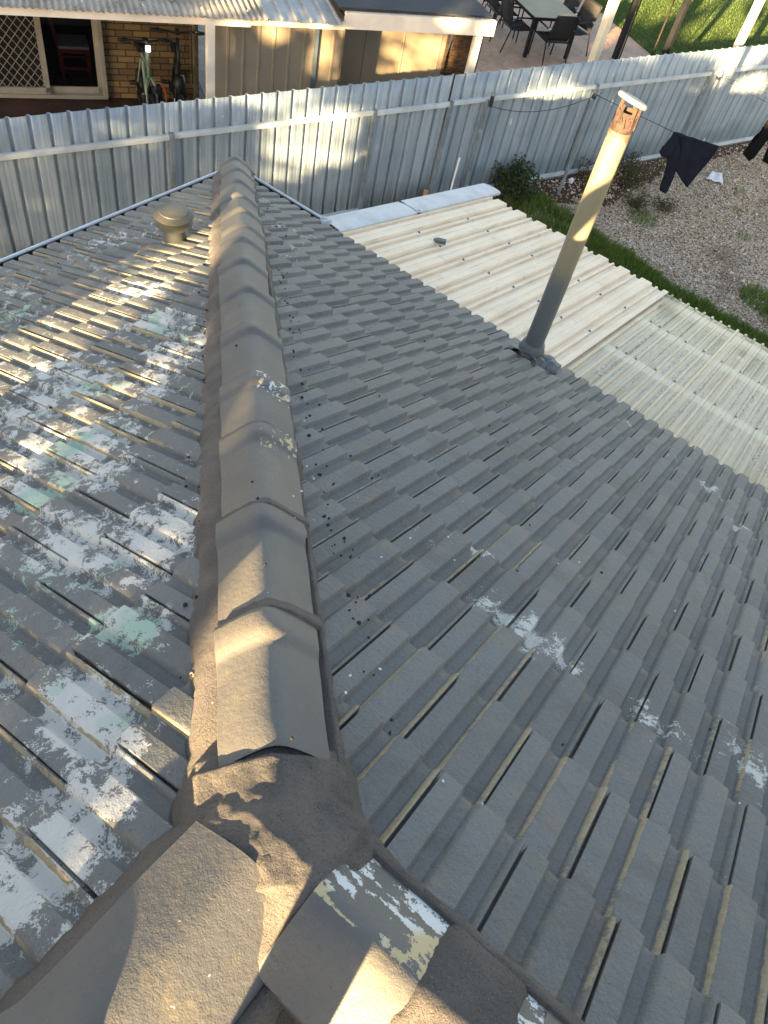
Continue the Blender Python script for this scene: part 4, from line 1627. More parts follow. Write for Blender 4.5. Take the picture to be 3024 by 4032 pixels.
lb(m, 'downpipe', pmat('downpipe', sr(140, 122, 96), sr(118, 104, 84), 9, .7, c3=sr(200, 190, 168), s3=20, t3=(.64, .7)), nh)

ch = thing('wooden_chair', 'red brown wooden chair with a pale seat cushion behind the sliding glass door', 'chair', UN(-.80, -6.75, G + .15), RZ)
m = MB()
m.box((0, 0, .44), (.42, .42, .06), bev=.008)
m.build('seat', M['red_wood'], ch)
m = MB()
m.box((0, -.01, .49), (.42, .42, .04), bev=.015)
m.build('cushion', M['cushion'], ch)
for (x, y, tp) in ((-.19, -.19, .42), (.19, -.19, .42), (-.19, .19, .42), (.19, .19, .42)):
    m = MB()
    m.bar((x, y, 0), (x, y, tp), .04)
    m.build('leg', M['red_wood'], ch)
m = MB()
m.bar((-.2, -.19, .44), (-.30, -.19, .98), .045)
m.bar((-.2, .19, .44), (-.30, .19, .98), .045)
m.bar((-.29, -.19, .94), (-.29, .19, .94), .03, .09)
m.bar((-.24, -.19, .68), (-.24, .19, .68), .03, .05)
m.build('backrest', M['red_wood'], ch)
m = MB()
m.bar((-.19, -.19, .2), (.19, -.19, .2), .025)
m.bar((-.19, .19, .2), (.19, .19, .2), .025)
m.build('stretcher', M['red_wood'], ch)
m = MB()
m.tube([(.13 * math.cos(a), .10 * math.sin(a), .06) for a in [q * .3307 for q in range(19)]], .035, 8, closed=True)
o = m.build('rubber_ring', M['tyre'], None, UN(-1.02, -6.55, G + .15), smooth=True)
tag(o, 'black rubber ring lying on the floor by the chair behind the glass', 'ring')

# bicycles
def bicycle(name, loc, rz, label, fm, wheel_r, light, extra, hz=1.16):
    t = thing(name, label, 'bicycle', loc, rz, 'bicycles parked on the porch')
    # local: y- towards the viewer (front), x lateral, z up
    def wheel(y, par):
        m = MB()
        R = wheel_r
        m.tube([(0, y + R * math.cos(a), R + .03 + R * math.sin(a)) for a in [q * 2 * math.pi / 28 for q in range(28)]], .030, 10, closed=True)
        w = m.build('wheel', M['tyre'], par, smooth=True)
        m = MB()
        m.tube([(0, y + (R - .035) * math.cos(a), R + .03 + (R - .035) * math.sin(a)) for a in [q * 2 * math.pi / 28 for q in range(28)]], .010, 6, closed=True)
        for q in range(14):
            a = q * 2 * math.pi / 14
            m.tube([(0.012 * (-1) ** q, y, R + .03), (0, y + (R - .03) * math.cos(a), R + .03 + (R - .03) * math.sin(a))], .0016, 4)
        m.tube([(-.05, y, R + .03), (.05, y, R + .03)], .02, 8)
        m.build('rim', M['black_metal'], w)
    wheel(0, t)
    wheel(.80, t)
    R = wheel_r
    m = MB()
    m.tube([(0, .16, .72), (0, .23, hz - .05)], .025, 10)
    m.tube([(0, .19, .90), (0, .45, .88), (0, .55, .84)], .028, 10)
    m.tube([(0, .17, .74), (0, .44, .40)], .032, 10)
    m.tube([(0, .44, .38), (0, .56, .88)], .022, 10)
    for sx in (-.06, .06):
        m.tube([(sx * .5, .52, .82), (sx, .80, R + .03)], .012, 8)
        m.tube([(sx * .5, .44, .38), (sx, .80, R + .03)], .012, 8)
    m.build('frame', fm, t, smooth=True)
    m = MB()
    for sx in (-1, 1):
        m.tube([(sx * .02, .15, .73), (sx * .065, .10, .64), (sx * .07, .0, R + .03)], [.018, .018, .013], 8)
    m.build('fork', fm, t, smooth=True)
    m = MB()
    m.tube([(-.36, .30, hz + .0), (-.2, .26, hz + .02), (0, .22, hz + .01), (.2, .26, hz + .02), (.36, .30, hz)], .016, 10)
    m.tube([(-.36, .30, hz), (-.23, .275, hz + .02)], .022, 10)
    m.tube([(.36, .30, hz), (.23, .275, hz + .02)], .022, 10)
    m.tube([(-.34, .25, hz + .0), (-.2, .20, hz + .01)], .006, 6)
    m.tube([(.34, .25, hz + .0), (.2, .20, hz + .01)], .006, 6)
    m.box((0, .24, hz + .02), (.06, .1, .05), bev=.01)
    m.tube([(-.2, .24, hz + .03), (-.1, .14, hz - .02), (0, .13, .86), (.04, .3, .8)], .004, 6)
    m.tube([(.2, .24, hz + .03), (.12, .12, hz + .05), (.03, .13, .9)], .004, 6)
    m.build('handlebar', M['black_metal'], t, smooth=True)
    m = MB()
    m.box((0, .62, .93), (.14, .24, .06), bev=.025)
    m.tube([(0, .55, .85), (0, .6, .92)], .014, 8)
    m.build('saddle', M['tyre'], t, smooth=True)
    m = MB()
    m.tube([(-.09, .5, .38), (.09, .5, .38)], .02, 8)
    m.lathe([(.001, .01), (.085, .008), (.085, -.008), (.001, -.01)], 20, (.07, .5, .38), Matrix.Rotation(math.pi / 2, 3, 'Y'))
    m.bar((-.1, .5, .38), (-.115, .44, .54), .022)
    m.bar((.1, .5, .38), (.115, .56, .22), .022)
    c_ = m.build('crank', M['black_metal'], t)
    for (sx, y, z) in ((-1, .44, .54), (1, .56, .22)):
        m = MB()
        for q in (-.045, .045):
            m.bar((sx * .12, y + q, z), (sx * .225, y + q, z), .012, .018)
        for q in (.125, .175, .22):
            m.bar((sx * q, y - .045, z), (sx * q, y + .045, z), .010, .018)
        m.build('pedal', M['black_metal'], c_)
    if light:
        m = MB()
        m.box((0, .12, hz - .03), (.06, .035, .075), bev=.012)
        m.build('headlight', M['lamp'], t)
    extra(t)
    return t


def ex1(t):
    m = MB()
    m.box((.09, .12, .52), (.13, .12, .26), bev=.04)
    m.build('front_bag', M['black_metal'], t, smooth=True)
    m = MB()
    m.tube([(-.02, .26, .30), (-.03, .27, .22), (-.02, .26, .18)], .012, 6)
    m.build('reflector', M['orange'], t)


def ex2(t):
    m = MB()
    m.tube([(0, .12, .78), (-.01, .10, .66), (0, .06, .52)], [.06, .085, .05], 12)
    m.build('front_mudguard', M['black_metal'], t, smooth=True)
    m = MB()
    m.tube([(-.24, .1, .62), (-.20, .08, .52), (-.2, .08, .42)], [.026, .012, .012], 8)
    m.build('cable_lock', M['orange'], t)
    for sx in (-.085, .085):
        m = MB()
        m.tube([(sx, .02, .32), (sx, .08, .48)], .006, 6)
        m.build('fork_stripe', M['white_plastic'], t)


bicycle('bicycle', UN(.07, -5.10, G + .09), RZ + .06, 'pale green bicycle with a lit white headlight, parked facing out by the brick wall', M['bike_green'], .25, True, ex1, 1.14)
bicycle('bicycle', UN(.46, -5.12, G + .09), RZ - .08, 'black bicycle with an orange lock, standing right of the green one', M['black_metal'], .26, False, ex2, 1.26)

# porch roof
pr_ = thing('porch_roof', 'neighbour\'s flat porch roof of corrugated sheets on a cream timber beam and posts', 'porch roof', UN(0, -4.27, G), RZ)
ZB = 2.4


def corr(x0, x1, y0, y1, z0, z1, pitch, amp, trap=False, ny=2):
    m = MB()
    pts = []
    if trap:
        pf = [(0, 0), (.012, amp), (.034, amp), (.046, 0), (pitch - .0001, 0)]
        q = x0
        while q < x1:
            for (a, z) in pf:
                if q + a <= x1:
                    pts.append((q + a, z))
            q += pitch
    else:
        n = int((x1 - x0) / pitch * 8)
        for i in range(n + 1):
            x = x0 + (x1 - x0) * i / n
            pts.append((x, amp * .5 * (1 + math.sin(2 * math.pi * x / pitch))))
    vs, fs = [], []
    for (y, z) in ((y0, z0), (y1, z1)):
        for (x, pz) in pts:
            vs.append((x, y + (random.uniform(-.006, .006) if y == y0 else 0), z + pz))
    n = len(pts)
    for j in range(n - 1):
        fs.append((j, j + 1, n + j + 1, n + j))
    m.add(vs, fs)
    return m


m = MB()
m.box((-1.35, .04, ZB - .475), (5.1, .07, .10), bev=.004)
m.box((1.20 + .62, .04, ZB - .462), (1.24, .07, .082), bev=.004)
m.box((2.44 + 1.10, .04, ZB - .395), (2.20, .072, .19), bev=.004)
m.build('beam', M['beam'], pr_)
for x in (.70, 4.42, -3.8):
    m = MB()
    m.box((x, .045, (ZB - .50) / 2), (.105, .09, ZB - .50), bev=.004)
    m.build('post', M['beam'], pr_)
o = corr(-4.2, 1.42, -.05, 2.0, ZB - .425, ZB - .25, .076, .020).build('fibre_sheet', M['fibro'], pr_, smooth=True)
o.modifiers.new('thickness', 'SOLIDIFY').thickness = .006
o = corr(1.38, 2.47, -.08, 2.0, ZB - .415, ZB - .23, .19, .030, True).build('steel_sheet', M['zincalume'], pr_)
o.modifiers.new('thickness', 'SOLIDIFY').thickness = .003
m = MB()
vs = []
m.box((3.47, 1.06, ZB - .27), (2.24, 2.0, .025))
o = m.build('black_sheet', M['black_roof'], pr_)
m = MB()
rr = random.Random(2)
for x in (-3.6, -2.9, -2.2, -1.5, -.8, -.1, .6, 1.2):
    for y in (.12,):
        m.lathe([(.001, .02), (.010, .016), (.012, 0)], 6, (x + rr.uniform(-.05, .05), y, ZB - .39))
m.build('roofing_nail', M['peg'], pr_)

sh = thing('garden_shed', 'beige sheet-steel shed under the porch roof, partly lit by low sun', 'shed', UN(2.6, -4.8, G), RZ)


def shed_panel(x0, x1, y, z0, z1, pitch, rib):
    m = MB()
    pts = []
    q = x0
    while q < x1:
        for (a, d) in ((0, 0), (.008, -.012), (rib, -.012), (rib + .008, 0), (pitch - .0001, 0)):
            if q + a <= x1:
                pts.append((q + a, y + d))
        q += pitch
    pts.append((x1, y))
    vs = [(x, yy, z0) for x, yy in pts] + [(x, yy, z1) for x, yy in pts]
    n = len(pts)
    m.add(vs, [(j, j + 1, n + j + 1, n + j) for j in range(n - 1)])
    return m


# front-left block: local x = u - 2.6, y = 0 at n = -4.8
shed_panel(.80 - 2.6, 2.64 - 2.6, 0, .02, 1.86, .21, .035).build('front_wall', M['shed'], sh)
m = MB()
m.box((.03, .55, .94), (.03, 1.1, 1.84))
m.build('side_wall', M['shed'], sh)
m = MB()
m.box((2.24 - 2.6, -.03, .94), (.05, .035, 1.84))
m.build('corner_trim', M['slate_post'], sh)
shed_panel(2.66 - 2.6, 4.63 - 2.6, .80, .02, 1.98, .62, .015).build('rear_wall', M['shed'], sh)
m = MB()
m.box((4.65 - 2.6, 1.0, 1.0), (.05, .4, 1.96))
m.build('end_wall', M['brown_wood'], sh)
# beside the shed
m = MB()
m.box((0, 0, .9), (.07, .06, 1.8), bev=.005)
o = m.build('steel_upright', M['slate_post'], None, UN(4.98, -5.2, G))
tag(o, 'slate grey steel upright between the shed end and the cream post', 'upright')
m = MB()
m.box((0, 0, .75), (.45, .06, 1.5), Matrix.Rotation(.15, 3, 'Y') @ Matrix.Rotation(RZ, 3, 'Z'), bev=.01)
o = m.build('brown_board', M['brown_wood'], None, UN(4.95, -5.75, G))
tag(o, 'rough dark brown board leaning beside the shed end', 'board')
m = MB()
m.box((0, 0, .11), (.55, .12, .2), Matrix.Rotation(RZ, 3, 'Z'), bev=.01)
o = m.build('timber_crate', pmat('ochre_wood', sr(150, 108, 62), sr(120, 84, 50), 8, .7), None, UN(5.45, -5.4, G + .55))
m2 = MB()
o['label'] = 'low ochre timber box behind the cream porch post'
o['category'] = 'box'
o.location = UN(5.45, -5.6, G)

# ------------------------------------------------------------------ outdoor setting
tb = thing('outdoor_table', 'long black framed outdoor table with a pale top on the patio', 'table', UN(8.42, -9.25, G), RZ)
m = MB()
m.box((0, 0, .745), (1.06, 1.62, .014), bev=.003)
m.build('table_top', M['table_top'], tb)
m = MB()
for (c, sz) in (((0, -.80, .715), (1.04, .03, .05)), ((0, .80, .715), (1.04, .03, .05)), ((-.52, 0, .715), (.03, 1.6, .05)), ((.52, 0, .715), (.03, 1.6, .05))):
    m.box(c, sz)
m.build('table_frame', M['black_metal'], tb)
for sx in (-.49, .49):
    for sy in (-.77, .77):
        m = MB()
        m.box((sx, sy, .36), (.065, .065, .72), bev=.004)
        m.build('leg', M['black_metal'], tb)

pc = None


def patio_chair(u, n, rz, label):
    global pc
    if pc is not None:
        return dup(pc, UN(u, n, G), RZ + rz, label)
    t = thing('patio_chair', label, 'chair', UN(u, n, G), RZ + rz, 'black sling chairs round the patio table')
    # faces local +y; back at -y
    m = MB()
    vs = []
    for i in range(9):
        y = -.22 + .46 * i / 8
        z = .43 - .03 * math.sin(math.pi * i / 8) + .015 * i / 8
        vs += [(-.235, y, z), (.235, y, z)]
    m.add(vs, [(2 * i, 2 * i + 1, 2 * i + 3, 2 * i + 2) for i in range(8)])
    o = m.build('seat', M['sling'], t, smooth=True)
    o.modifiers.new('thickness', 'SOLIDIFY').thickness = .008
    m = MB()
    vs = []
    for i in range(9):
        z = .46 + .46 * i / 8
        y = -.22 - .12 * i / 8 - .02 * math.sin(math.pi * i / 8)
        vs += [(-.235, y, z), (.235, y, z)]
    m.add(vs, [(2 * i, 2 * i + 1, 2 * i + 3, 2 * i + 2) for i in range(8)])
    o = m.build('backrest', M['sling'], t, smooth=True)
    o.modifiers.new('thickness', 'SOLIDIFY').thickness = .008
    m = MB()
    m.tube([(-.25, -.35, .93), (.25, -.35, .93)], .013, 8)
    m.tube([(-.25, -.22, .42), (.25, -.22, .42)], .012, 8)
    m.tube([(-.25, .25, .43), (.25, .25, .43)], .012, 8)
    for sx in (-.25, .25):
        m.tube([(sx, .25, .43), (sx, -.22, .42), (sx, -.35, .93)], .013, 8)
    m.build('seat_frame', M['black_metal'], t)
    for sx in (-1, 1):
        m = MB()
        m.tube([(sx * .265, .27, 0), (sx * .265, .25, .64)], .014, 8)
        m.build('leg', M['black_metal'], t)
        m = MB()
        m.tube([(sx * .265, -.36, 0), (sx * .265, -.24, .43)], .014, 8)
        m.build('leg', M['black_metal'], t)
        m = MB()
        m.tube([(sx * .268, .27, .645), (sx * .268, -.02, .65), (sx * .268, -.28, .64)], .016, 8)
        am = m.build('armrest', M['black_metal'], t)
        m = MB()
        m.box((sx * .268, -.24, .645), (.04, .07, .038), bev=.006)
        m.build('arm_joint', M['silver'], am)
    pc = t
    return t


patio_chair(8.37, -8.37, 0.0, 'black sling chair at the near end of the patio table, its back to the fence')
patio_chair(7.80, -8.90, -math.pi / 2, 'black sling chair at the left side of the table, nearest the fence')
patio_chair(7.82, -9.62, -math.pi / 2, 'black sling chair at the left side of the table, middle of three')
patio_chair(7.84, -10.32, -math.pi / 2, 'black sling chair at the left side of the table, farthest from the fence')
patio_chair(9.12, -8.83, math.pi / 2 + .2, 'black sling chair at the right side of the table, nearest the cream post')
patio_chair(9.15, -9.60, math.pi / 2, 'black sling chair at the right side of the table, second from the fence')

pg = thing('pergola', 'slim cream pergola posts behind the fence, between patio and lawn', 'pergola', UN(9.0, -7.6, G), 0)
PB = UN(9.0, -7.6, G)
pA = FP(4.95, -1.0)
pB = FP(8.75, -1.0)
for p in (pA, pB):
    m = MB()
    m.box(p - PB + Vector((0, 0, 1.5)), (.125, .125, 3.0), FM, bev=.012)
    m.build('post', M['cream_post'], pg)
m = MB()
m.bar(pA - PB + Vector((0, 0, 3.05)), pB - PB + Vector((0, 0, 3.05)), .09, .14)
m.build('beam', M['cream_post'], pg)

# swing frame and ropes
sw = thing('swing_frame', 'dark steel swing frame uprights on the lawn behind the fence', 'swing frame', FP(6.9, -1.6))
SWB = FP(6.9, -1.6)
sA, sB = FP(6.08, -1.5), FP(7.55, -1.6)
m = MB()
m.box(sA - SWB + Vector((0, 0, 1.5)), (.085, .085, 3.0), FM, bev=.006)
u1_ = m.build('upright', M['black_metal'], sw)
m = MB()
m.box(sA - SWB + Vector((.0, -.055, .68)), (.03, .05, .16), FM)
m.box(sA - SWB + Vector((.055, .0, .60)), (.05, .03, .1), FM)
m.build('bracket', M['black_metal'], u1_)
m = MB()
m.box(sB - SWB + Vector((0, 0, 1.5)), (.085, .10, 3.0), FM, bev=.004)
u2_ = m.build('upright', M['grey_post'], sw)
m = MB()
for q in range(26):
    m.lathe([(.001, .002), (.008, .0), (.009, -.004)], 6, sB - SWB + FNV * .050 + Vector((0, 0, .5 + q * .085)), Matrix.Rotation(math.pi / 2, 3, 'Y'))
m.build('bolt_hole', M['black_metal'], u2_)
m = MB()
m.bar(sA - SWB + Vector((0, 0, 3.04)), sB - SWB + Vector((0, 0, 3.04)), .08, .08)
m.build('crossbar', M['black_metal'], sw)
hr = thing('rope_handle', 'thin brown rope ending in a wooden grip, hanging beside the black swing upright', 'rope', FP(6.52, -1.75, 3.0))
m = MB()
m.tube([(0, 0, -2.2), (0, 0, 0)], .014, 8)
m.build('rope', M['rope'], hr)
m = MB()
m.lathe([(.001, -2.52), (.028, -2.51), (.032, -2.44), (.022, -2.34), (.030, -2.24), (.028, -2.2), (.001, -2.19)], 14)
m.build('grip', M['rope'], hr, smooth=True)
m = MB()
m.tube([(-.06 + .05 * math.cos(a), 0, -2.25 + .05 * math.sin(a)) for a in [q * .524 for q in range(12)]], .012, 6, closed=True)
m.bar((-.08, 0, -2.2), (.06, 0, -2.2), .03, .05)
m.build('ring', M['black_metal'], hr)
m = MB()
m.tube([(0, 0, 0), (0, 0, 1.4), (0, 0, 2.8)], .016, 8)
o = m.build('climbing_rope', M['rope'], None, FP(7.22, -1.62))
tag(o, 'thin dark rope hanging straight down just left of the grey swing upright', 'rope')

# row of edging blocks behind the fence
eb = None
for i in range(7):
    p = FP(3.72 + i * .26, -.42)
    if eb is None:
        m = MB()
        m.box((0, 0, .07), (.20, .13, .15), bev=.012)
        eb = m.build('edging_block', M['block'])
        o = eb
    else:
        o = eb.copy()
        COL.objects.link(o)
    o.location = p + Vector((0, 0, .01 * (i % 3)))
    o.rotation_euler = (0, 0, math.pi / 2 - FA + random.uniform(-.1, .1))
    tag(o, 'dark grey edging block in the row on the patio just behind the fence', 'block', 'edging blocks behind the fence')

# lawn blades
r = np.random.default_rng(23)
lp = []
for _ in range(52000):
    u = 11.38 + abs(r.normal(0, 3.2)) if r.random() < .5 else r.uniform(11.38, 19)
    n_ = r.uniform(-15.5, -7.5)
    p = UN(u, n_)
    lp.append((p.x, p.y, G + .005))
tag(blades('grass', lp, .05, .006, M['lawn_blade'], .6, 29), kind='stuff')

# ------------------------------------------------------------------ crumbs and flakes on the roof
def crumb_mesh(seed):
    rr = random.Random(seed)
    m = MB()
    m.v = [tuple(Vector(p) * rr.uniform(.7, 1.3)) for p in ico.tolist()]
    m.f = icf
    m.m = [0] * 20
    return m


rr = random.Random(77)
c0 = None
for i in range(180):
    side_ = rr.random() < .6
    d_ = rr.choice([rr.uniform(.8, 6.0), rr.uniform(2.5, 6.0)])
    l_ = .175 + abs(rr.gauss(0, .045)) if rr.random() < .82 else rr.uniform(.2, 1.4)
    p = hip_pt(d_)
    sd_ = Vector((1, 1, 0)).normalized() * (l_ if side_ else -l_)
    x, y = p.x + sd_.x, p.y + sd_.y
    if side_ and y > -.2 or (not side_ and x < .2):
        continue
    z = (-y * T if side_ else x * T) + (.002 if rr.random() < .5 else -.012)
    sz = rr.uniform(.0025, .0065)
    if c0 is None:
        c0 = crumb_mesh(1).build('mortar_crumb', M['crumb'])
        o = c0
    else:
        o = c0.copy()
        COL.objects.link(o)
    o.location = (x, y, z + sz * .4)
    o.scale = (sz * rr.uniform(.7, 1.6), sz * rr.uniform(.7, 1.4), sz * .7)
    o.rotation_euler = (0, 0, rr.uniform(0, 6))
    tag(o, 'small dark crumb of mortar lying loose on the grey tiles', 'crumb', 'mortar crumbs on the roof')
for i in range(16):
    d_ = rr.uniform(5.2, 6.1) if i < 11 else rr.uniform(2.5, 5.2)
    l_ = rr.uniform(-.10, .02)
    p = hip_pt(d_)
    o = c0.copy()
    COL.objects.link(o)
    sz = rr.uniform(.003, .006)
    o.location = (p.x + (l_ - .018) * .707, p.y + (l_ - .018) * .707, p.z + capz(l_) + sz * .5)
    o.scale = (sz * rr.uniform(.6, 1.2), sz * rr.uniform(.6, 1.2), sz)
    tag(o, 'small dark crumb of mortar stuck on top of the hip caps', 'crumb', 'mortar crumbs on the hip caps')
f0 = None
for i in range(46):
    if i % 2:
        x, y = rr.uniform(3.5, 5.4), rr.uniform(-4.0, -2.2)
        if x < -y + .25:
            continue
        z = -y * T
    else:
        d_ = rr.uniform(4.5, 6.2)
        p = hip_pt(d_)
        l_ = rr.uniform(-.17, .17)
        x, y, z = p.x + l_ * .707, p.y + l_ * .707, p.z + capz(l_) + .006
    if f0 is None:
        m = MB()
        m.add([(-1, -.6, 0), (.5, -1, .3), (1, .2, 0), (.3, 1, .25), (-.7, .7, 0)], [(0, 1, 2, 3, 4)])
        f0 = m.build('paint_flake', M['flake'])
        o = f0
    else:
        o = f0.copy()
        COL.objects.link(o)
    s_ = rr.uniform(.0015, .0042)
    o.location = (x, y, z + .004)
    o.scale = (s_, s_, s_)
    o.rotation_euler = (rr.uniform(-.4, .4), rr.uniform(-.4, .4), rr.uniform(0, 6))
    tag(o, 'tiny pale flake of old paint lying on the roof', 'flake', 'paint flakes on the roof')

# ------------------------------------------------------------------ trees behind the photographer that dapple the low sun
E1 = Vector((math.cos(SUN_AZ), -math.sin(SUN_AZ), 0))
E2 = (Vector((0, 0, 1)) - S * S.z).normalized()
GAPS = [  # openings shaped into the unseen crowns to place the sun patches
    [(.82, -.25), (1.27, -.25), (1.33, .30), (1.46, .50), (1.0, .50), (.64, .32), (.70, .12)],
    [(-1.34, -1.2), (-.72, -.8), (-.70, -.1), (-1.36, -.2)],
    [(.40, .30), (1.12, .44), (1.15, .80), (.40, .66)],
    [(2.9, .86), (3.08, .68), (3.95, .66), (4.4, .8), (4.4, 2.1), (2.78, 2.1), (2.72, 1.1), (2.8, .95)],
    [(-1.80, -.30), (-1.02, -.1), (-1.0, .56), (-1.80, .42)],
    [(-2.12, -.28), (-1.86, -.28), (-1.86, .34), (-2.08, .30)],
    [(-2.36, .27), (-1.7, .40), (-1.7, .58), (-2.36, .38)],
    [(-4.98, -2.3), (-4.68, -2.3), (-4.7, -1.8), (-4.95, -1.85)],
    [(-.22, .45), (.18, .5), (.18, 1.6), (-.22, 1.6)],
    [(-2.9, .3), (-2.5, .4), (-2.5, .55), (-2.9, .45)],
]

KEEP = [0, .07, .38, 0, .14, .10, .12, .05, .05, 0]      # how many leaves stay in each gap


def inside(x, y, poly):
    c = False
    j = len(poly) - 1
    for i in range(len(poly)):
        xi, yi = poly[i]
        xj, yj = poly[j]
        if (yi > y) != (yj > y) and x < (xj - xi) * (y - yi) / (yj - yi) + xi:
            c = not c
        j = i
    return c


r = np.random.default_rng(41)
crowns = {0: [], 1: [], 2: []}
trunks = [(-4.6, 18.4), (.2, 17.6), (4.6, 18.6)]
NL = 76000
for _ in range(NL):
    a, bq = r.uniform(-7.6, 7.2), r.uniform(-2.9, 2.9)
    if bq > 1.05:
        if mnoise.noise(Vector((a * 1.5, bq * 1.5, 3))) > -.12:
            continue
    if bq > 2.4 and r.random() < .5:
        continue
    hit = [KEEP[q] for q, g_ in enumerate(GAPS) if inside(a, bq, g_)]
    if hit and r.random() > min(hit):
        continue
    if 1.42 < a < 3.05 and -.1 < bq < .74:
        if bq < .252 * a - .06 and mnoise.noise(Vector((a * 4.2, bq * 4.2, 9))) > .33:
            continue
    elif mnoise.noise(Vector((a * 2.6, bq * 2.6, 9))) > .55:
        continue
    w = r.uniform(16.0, 20.0)
    crowns[0 if a < -2.3 else (1 if a < 2.4 else 2)].append((a, bq, w))
for ci, pts in crowns.items():
    ta, tw = trunks[ci]
    base = E1 * ta - S * tw
    base = Vector((base.x, base.y, G))
    t = thing('gum_tree', ['broad leafy tree behind the photographer, leftmost of three', 'broad leafy tree behind the photographer, middle of three', 'broad leafy tree behind the photographer, rightmost of three'][ci],
              'tree', base, 0, 'trees standing behind the house')
    m = MB()
    m.tube([(0, 0, -.1), (.1, 0, 1.5), (-.1, .1, 3.2), (.1, 0, 5.2), (0, 0, 7.4)], [.24, .2, .16, .11, .05], 12)
    rr2 = random.Random(ci)
    for q in range(9):
        aa = q * .7
        z0 = 1.8 + q * .5
        m.tube([(0, 0, z0), (1.0 * math.cos(aa), 1.0 * math.sin(aa), z0 + .7), (2.1 * math.cos(aa), 2.1 * math.sin(aa), z0 + 1.1)], [.08, .05, .02], 7)
    m.build('trunk', M['bark'], t, smooth=True)
    m = MB()
    lv, lf, ta_, tb_ = [], [], [], []
    for (a, bq, w) in pts:
        p = E1 * a + E2 * bq - S * w - base
        L = r.uniform(.10, .19)
        n1 = Vector((r.normal(), r.normal(), r.normal())).normalized()
        n1 = (n1 + S * 1.2 * (1 if r.random() < .5 else -1)).normalized()
        d1 = n1.cross(Vector((r.normal(), r.normal(), r.normal()))).normalized()
        d2 = n1.cross(d1)
        o = len(lv)
        lv += [p - d1 * L * .6, p + d2 * L * .3, p + d1 * L * .6, p - d2 * L * .3]
        lf.append((o, o + 1, o + 2, o + 3))
        x1, x2 = r.random(), r.random()
        ta_ += [x1] * 4
        tb_ += [x2] * 4
    m.add(lv, lf)
    m.att = {'tint': ta_, 'tint2': tb_}
    m.build('crown', M['treeleaf'], t)

# ------------------------------------------------------------------ the photographer, standing astride the roof junction behind the camera
pr = thing('person', 'person in grey work shirt and dark jeans holding a phone, standing behind the camera', 'person', (4.30, -5.0, 1.85))
PO = Vector((4.30, -5.0, 1.85))


def skin(name, chain, mat_, par, sub=2):
    """chain: {key: (pos, radius, parent)}"""
    keys = list(chain)
    me = bpy.data.meshes.new(name)
    vs = [tuple(Vector(chain[q][0]) - PO) for q in keys]
    es = [(keys.index(chain[q][2]), keys.index(q)) for q in keys if chain[q][2]]
    me.from_pydata(vs, es, [])
    o = bpy.data.objects.new(name, me)
    COL.objects.link(o)
    o.parent = par
    me.materials.append(mat_)
    o.modifiers.new('skin', 'SKIN')
    me.skin_vertices.new() if not me.skin_vertices else None
    for q, sv in zip(keys, me.skin_vertices[0].data):
        rd = chain[q][1]
        sv.radius = rd if isinstance(rd, tuple) else (rd, rd)
        sv.use_root = chain[q][2] is None
    ss = o.modifiers.new('smooth', 'SUBSURF')
    ss.levels = sub
    ss.render_levels = sub
    return o


hipc = (4.30, -5.06, 2.62)
body = {'pel': (hipc, .12, None), 'belly': ((4.32, -5.04, 2.80), .115, 'pel'), 'chest': ((4.36, -5.02, 3.02), .13, 'belly'), 'neck': ((4.39, -4.99, 3.18), .055, 'chest'),
        'jaw': ((4.40, -4.94, 3.25), .062, 'neck'), 'face': ((4.405, -4.95, 3.33), .082, 'jaw'), 'crown': ((4.405, -4.97, 3.41), .066, 'face'),
        'lhip': ((4.20, -5.04, 2.56), .09, 'pel'), 'lknee': ((3.90, -4.98, 2.32), .062, 'lhip'), 'lank': ((3.74, -5.02, 1.84), .04, 'lknee'), 'ltoe': ((3.72, -4.88, 1.775), .034, 'lank'),
        'rhip': ((4.43, -5.04, 2.56), .09, 'pel'), 'rknee': ((4.49, -4.97, 2.30), .06, 'rhip'), 'rank': ((4.50, -5.04, 1.93), .042, 'rknee'), 'rtoe': ((4.51, -4.92, 1.89), .036, 'rank')}
for sd_, sx in (('l', -1), ('r', 1)):
    body[sd_ + 'sh'] = ((4.36 + sx * .18, -5.0, 3.09), .06, 'chest')
    body[sd_ + 'el'] = ((4.39 + sx * .26, -4.86, 2.90), .043, sd_ + 'sh')
    body[sd_ + 'wr'] = ((4.41 + sx * .12, -4.72, 3.20), .028, sd_ + 'el')
    body[sd_ + 'palm'] = ((4.41 + sx * .085, -4.68, 3.29), (.034, .02), sd_ + 'wr')
    for f_, (dz, ln) in enumerate(((.065, .85), (.045, 1.0), (.022, .95), (.0, .75))):
        k1 = '%sf%d' % (sd_, f_)
        body[k1 + 'a'] = ((4.41 + sx * .078, -4.662 + .004 * f_, 3.30 + dz), .0095, sd_ + 'palm')
        body[k1 + 'b'] = ((4.41 + sx * (.078 - .022 * ln), -4.640, 3.315 + dz), .0085, k1 + 'a')
        body[k1 + 'c'] = ((4.41 + sx * (.078 - .045 * ln), -4.645, 3.325 + dz), .0075, k1 + 'b')
    body[sd_ + 'tha'] = ((4.41 + sx * .06, -4.685, 3.31), .011, sd_ + 'palm')
    body[sd_ + 'thb'] = ((4.41 + sx * .035, -4.672, 3.35), .009, sd_ + 'tha')
skin('body', body, M['skin'], pr)
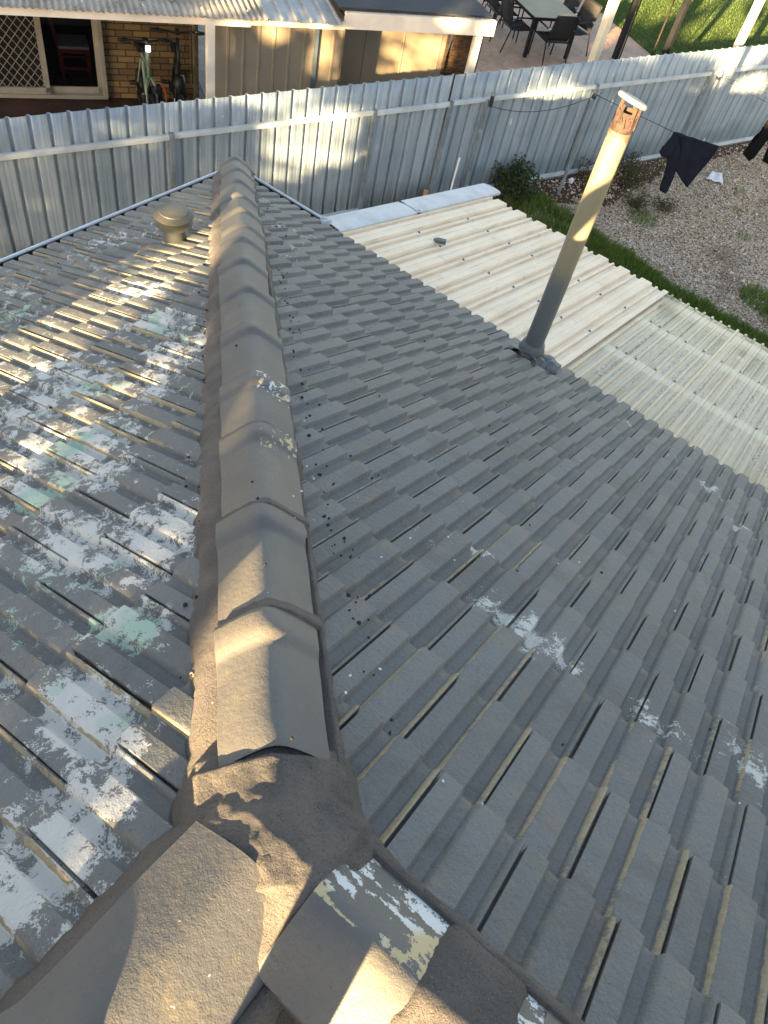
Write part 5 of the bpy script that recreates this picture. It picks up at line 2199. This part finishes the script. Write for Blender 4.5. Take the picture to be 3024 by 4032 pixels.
skin('trousers', {'p': (hipc, .135, None), 'w': ((4.31, -5.05, 2.74), .13, 'p'), 'lh': ((4.20, -5.04, 2.56), .105, 'p'), 'lk': ((3.90, -4.98, 2.32), .080, 'lh'), 'la': ((3.75, -5.02, 1.90), .07, 'lk'),
                  'rh': ((4.43, -5.04, 2.56), .105, 'p'), 'rk': ((4.49, -4.97, 2.30), .080, 'rh'), 'ra': ((4.50, -5.03, 1.98), .072, 'rk')}, M['denim'], pr)
skin('shirt', {'b': ((4.31, -5.05, 2.70), .14, None), 'm': ((4.33, -5.035, 2.86), .135, 'b'), 'c': ((4.36, -5.02, 3.03), .145, 'm'), 'n': ((4.385, -5.0, 3.14), .07, 'c'),
               'ls': ((4.18, -5.0, 3.09), .075, 'c'), 'le': ((4.13, -4.86, 2.90), .055, 'ls'), 'lw': ((4.25, -4.76, 3.10), .042, 'le'),
               'rs': ((4.54, -5.0, 3.09), .075, 'c'), 're': ((4.65, -4.86, 2.90), .055, 'rs'), 'rw': ((4.57, -4.76, 3.10), .042, 're')}, M['shirt'], pr)
m = MB()
m.lathe([(.001, .10), (.05, .088), (.082, .05), (.09, .0), (.082, -.03)], 20, Vector((4.405, -4.975, 3.365)) - PO)
m.build('hair', M['hair'], pr, smooth=True)
for sx in (-1, 1):
    m = MB()
    m.lathe([(.001, .010), (.009, .006), (.011, 0), (.001, -.01)], 10, Vector((4.405 + sx * .030, -4.875, 3.335)) - PO)
    m.build('eye', M['phone'], pr)
m = MB()
m.tube([Vector((4.405, -4.865, 3.335)) - PO, Vector((4.405, -4.845, 3.30)) - PO], [.008, .015], 8)
m.build('nose', M['skin'], pr, smooth=True)
for (x, y, z) in ((3.72, -4.93, 1.765), (4.51, -4.97, 1.87)):
    m = MB()
    m.box(Vector((x, y, z)) - PO, (.10, .29, .09), Matrix.Rotation(-.1, 3, 'X'), bev=.03)
    m.build('boot', M['tyre'], pr, smooth=True)
FW = Vector(_f)
Rp = Matrix((Vector(_r), -Vector(_d), -FW)).transposed()
ph_ = MB()
ph_.box((0, 0, 0), (.074, .15, .008), Rp, bev=.003)
o = ph_.build('phone', M['phone'], None, CAM - FW * .02 - Vector(_d) * -.045)
tag(o, 'black phone held up by the person behind the camera', 'phone')
